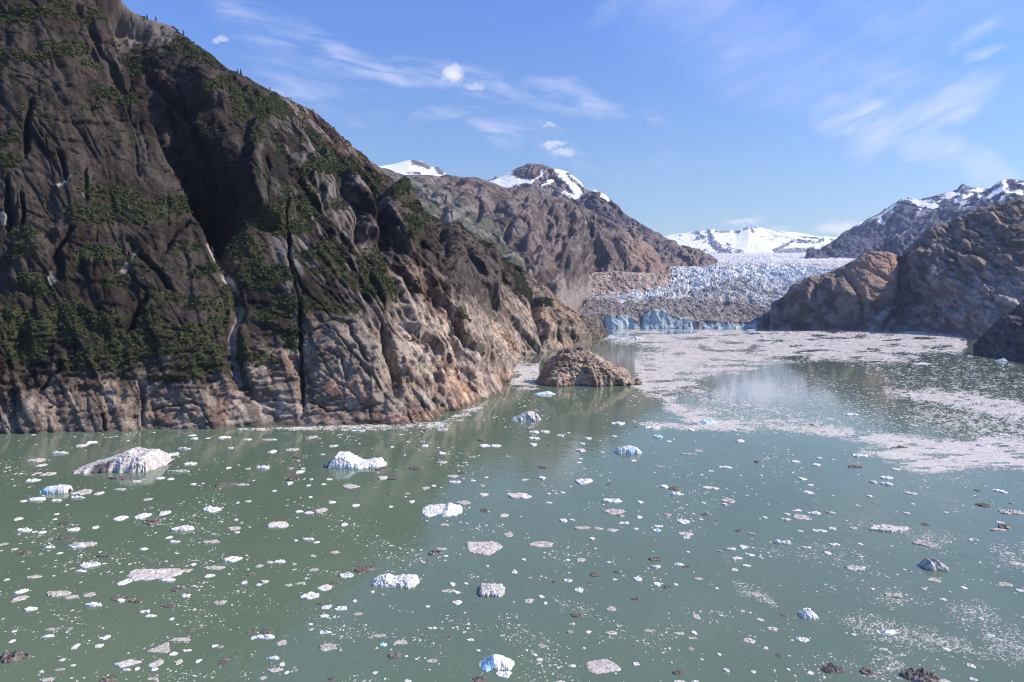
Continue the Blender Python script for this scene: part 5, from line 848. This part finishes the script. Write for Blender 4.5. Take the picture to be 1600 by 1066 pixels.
def brash():
    r = np.random.RandomState(77); X, Y, S, T = [], [], [], []
    def clear(px, py):                                    # keep the crumbs off the land
        shore = np.interp(px, [0, 478, 692, 734, 779, 797, 797.1, 809, 839, 905, 948, 960], [680, 667, 659, 634, 620, 597, 583, 566, 557, 543, 527, 514.5])
        ok = py > shore
        ok &= ~((px > 842) & (px < 992) & (py < np.interp(px, [842, 880, 940, 992], [604, 611, 603, 592])) & (py > 540))
        ok &= ~((px > 1510) & (py < np.interp(px, [1510, 1519, 1560, 1600, 1700, 1900], [540, 556, 562, 567, 594, 644]))); ok &= ~((px > 1180) & (py < 517.5)); return ok
    for poly, soft, dens, far in BELTS:
        x0, x1 = min(p[0] for p in poly) - soft, min(1900, max(p[0] for p in poly) + soft); y0, y1 = min(p[1] for p in poly) - soft, max(p[1] for p in poly) + soft
        n = int((x1 - x0) * (y1 - y0) * (3.4 if far else .8)); px, py = r.uniform(x0, x1, n), r.uniform(y0, y1, n)
        w = fbm(px / 38, py / 11, 0 * px + soft, 4, .6); m = polymask(px + 20 * w, py + 5 * w, poly, soft + 4) * dens * (1 if dens > .9 else (.35 + 1.3 * sm(-.25, .35, fbm(px / 15, py / 6, 0 * px + 2, 4, .6))))
        if dens > .9: m *= 1 - .93 * sm(.22, .36, fbm(px / 60, py / 7, 0 * px + 9, 5, .62)) * sm(.99, .8, 0 * px + (1 if py.max() < 500 else .8))
        k = (r.rand(n) < m) & clear(px, py); px, py = px[k], py[k]
        X.append(px); Y.append(py); S.append((.6 + 1.2 * r.rand(len(px)) ** 4) * (1.2 if far else 1.0)); T.append(.1 + .75 * r.rand(len(px)))
    nbelt = sum(map(len, X)); n = 80000; px, py = r.uniform(-280, 1900, n), 520 + 556 * r.rand(n) ** .95
    dl = .25 * px - py; w = fbm(px / 130, py / 60, 0 * px, 5, .62) + .55 * fbm(px / 70, dl / 9, 0 * px + 3, 3); k = (r.rand(n) < np.clip(.02 + .95 * sm(.02, .85, w), 0, 1)) & clear(px, py); px, py = px[k], py[k]
    X.append(px); Y.append(py); S.append(.42 + 2.1 * r.rand(len(px)) ** 5 + .25 * r.rand(len(px))); T.append(r.rand(len(px)) * 1.0)
    for d in FLOES[285:]:
        X.append([d['px']]); Y.append([d['py']]); S.append([d['w'] / 2]); T.append([{'w': .2, 'g': .7, 'b': .95, 'd': .99}.get(d['t'], .4)])
    for (fx, fy, ref) in LAND + [(d['px'], d['py'], 0) for d in FLOES[:150]]:       # crumbs round the larger pieces
        n = r.randint(2, 9); X.append(fx + r.normal(size=n) * 20); Y.append(fy + r.normal(size=n) * 4.5); S.append(.5 + 1.3 * r.rand(n) ** 2); T.append(r.rand(n))
    X, Y, S, T = map(np.concatenate, (X, Y, S, T)); B_ = np.arange(len(X)) < nbelt; k = clear(X, Y) & (Y > 514.6) & (Y < 1090); X, Y, S, T, B_ = X[k], Y[k], S[k], T[k], B_[k]
    P0 = on_water(X, Y); W = S / F * P0[:, 1]; n = len(W); na = 6
    th = np.arange(na) / na * 6.283 + r.rand(n, 1) * 6.283; th = th + r.uniform(-.3, .3, (n, na)); rad = W[:, None] * (.65 + .6 * r.rand(n, na))
    sh = np.clip(1.15 - P0[:, 1] / 900, .5, 1.0)[:, None]
    x = P0[:, :1] + rad * np.cos(th) * 1.1; y = P0[:, 1:2] + rad * np.sin(th) * (1.0 + .8 * r.rand(n, 1)) * .9
    belt = B_ > .5; zt = np.where(belt, np.clip(W * r.uniform(.04, .12, n), .02, .12), np.clip(W * r.uniform(.08, .30, n), .03, .3))[:, None] * (.7 + .6 * r.rand(n, na))
    top = np.stack([.80 * (x - P0[:, :1]) + P0[:, :1], .80 * (y - P0[:, 1:2]) + P0[:, 1:2], zt], -1); bot = np.stack([x, y, 0 * x - .06], -1)
    V = np.concatenate([top, bot], 1).reshape(-1, 3); b = (np.arange(n) * 2 * na)[:, None]
    j = np.arange(na); jn = (j + 1) % na; sides = np.stack([j, na + j, na + jn, jn], -1).ravel()
    loops = np.concatenate([b + j, b + sides], 1).ravel(); per = na + 4 * na; st = (np.arange(n) * per)[:, None] + np.concatenate([[0], na + 4 * np.arange(na)])
    pal = np.array([[.75, .72, .67], [.69, .64, .575], [.60, .55, .49], [.55, .50, .46], [.34, .30, .27], [.13, .11, .095]]); q = np.interp(T, [0, .45, .7, .86, .95, .99, 1], [0, 1, 2, 3, 4, 5, 5]); i0 = np.floor(q).astype(int).clip(0, 4); col = pal[i0] + (pal[i0 + 1] - pal[i0]) * (q - i0)[:, None]
    col = np.repeat(col[:, None], 2 * na, 1) * (.9 + .2 * r.rand(n, 2 * na, 1))
    col = col.reshape(-1, 3); st = st.ravel()
    for poly, soft, dens, far in BELTS:                       # the wet slush between the crumbs of a packed belt
        if dens < .8: continue
        x0, x1 = min(p[0] for p in poly) - soft, min(1900, max(p[0] for p in poly) + soft); y0, y1 = max(514.8, min(p[1] for p in poly) - soft), max(p[1] for p in poly) + soft
        gx, gy = np.arange(x0, x1, 2.2), np.arange(y0, y1, .8); GX, GY = np.meshgrid(gx, gy); w = fbm(GX / 38, GY / 11, 0 * GX + soft, 4, .6)
        m = polymask(GX + 22 * w, GY + 5 * w, poly, soft + 3) - .42 + .45 * fbm(GX / 70, GY / 2.6, 0 * GX + 14, 4, .65) - .62 * sm(.10, .30, fbm(GX / 60, GY / 7, 0 * GX + 9, 5, .62)) + .5 * fbm(GX / 9, GY / 3, 0 * GX + 4, 3, .65)
        ok = (m > .05) & clear(GX, GY); ok = ok[:-1, :-1] & ok[1:, 1:] & ok[1:, :-1] & ok[:-1, 1:]
        W_ = on_water(GX, GY); W_[..., 2] = .015; q = grid_faces(*GX.shape)[ok.ravel()]; b0 = len(V)
        st = np.concatenate([st, len(loops) + np.arange(len(q)) * 4]); loops = np.concatenate([loops, (q + b0).ravel()]); V = np.concatenate([V, W_.reshape(-1, 3)])
        col = np.concatenate([col, lerp([.29, .255, .195], [.58, .515, .42], sm(-.35, .25, fbm(GX / 12, GY / 3, 0 * GX + 6, 4, .65))).reshape(-1, 3)])
    o = mesh_obj('brash_ice', V, loops, st, M_BRASH, np.clip(col, 0, .9), False)
    tag(o, 'countless small crumbs and packed pale belts of brash ice on the fjord', 'brash ice', kind='stuff')
brash()

# ------------------------------------------------------------------ the air
def haze(density=3.3e-5):
    x0, x1, y0, y1, z0, z1 = -8900, 8900, -480, 12700, -7, 1750
    V = np.array([(x, y, z) for z in (z0, z1) for y in (y0, y1) for x in (x0, x1)]); q = np.array([(0, 2, 3, 1), (4, 5, 7, 6), (0, 1, 5, 4), (2, 6, 7, 3), (0, 4, 6, 2), (1, 3, 7, 5)])
    m = bpy.data.materials.new('air'); m.use_nodes = True; N, L = m.node_tree.nodes, m.node_tree.links; N.clear(); o = N.new('ShaderNodeOutputMaterial'); v = N.new('ShaderNodeVolumePrincipled')
    v.inputs['Density'].default_value = density; v.inputs['Color'].default_value = (.57, .69, 1.0, 1); v.inputs['Anisotropy'].default_value = .0; L.new(v.outputs[0], o.inputs['Volume'])
    tag(mesh_obj('haze', V, q.ravel(), np.arange(6) * 4, m, None, False), 'thin pale blue air haze over the fjord', 'haze', kind='stuff')
haze()
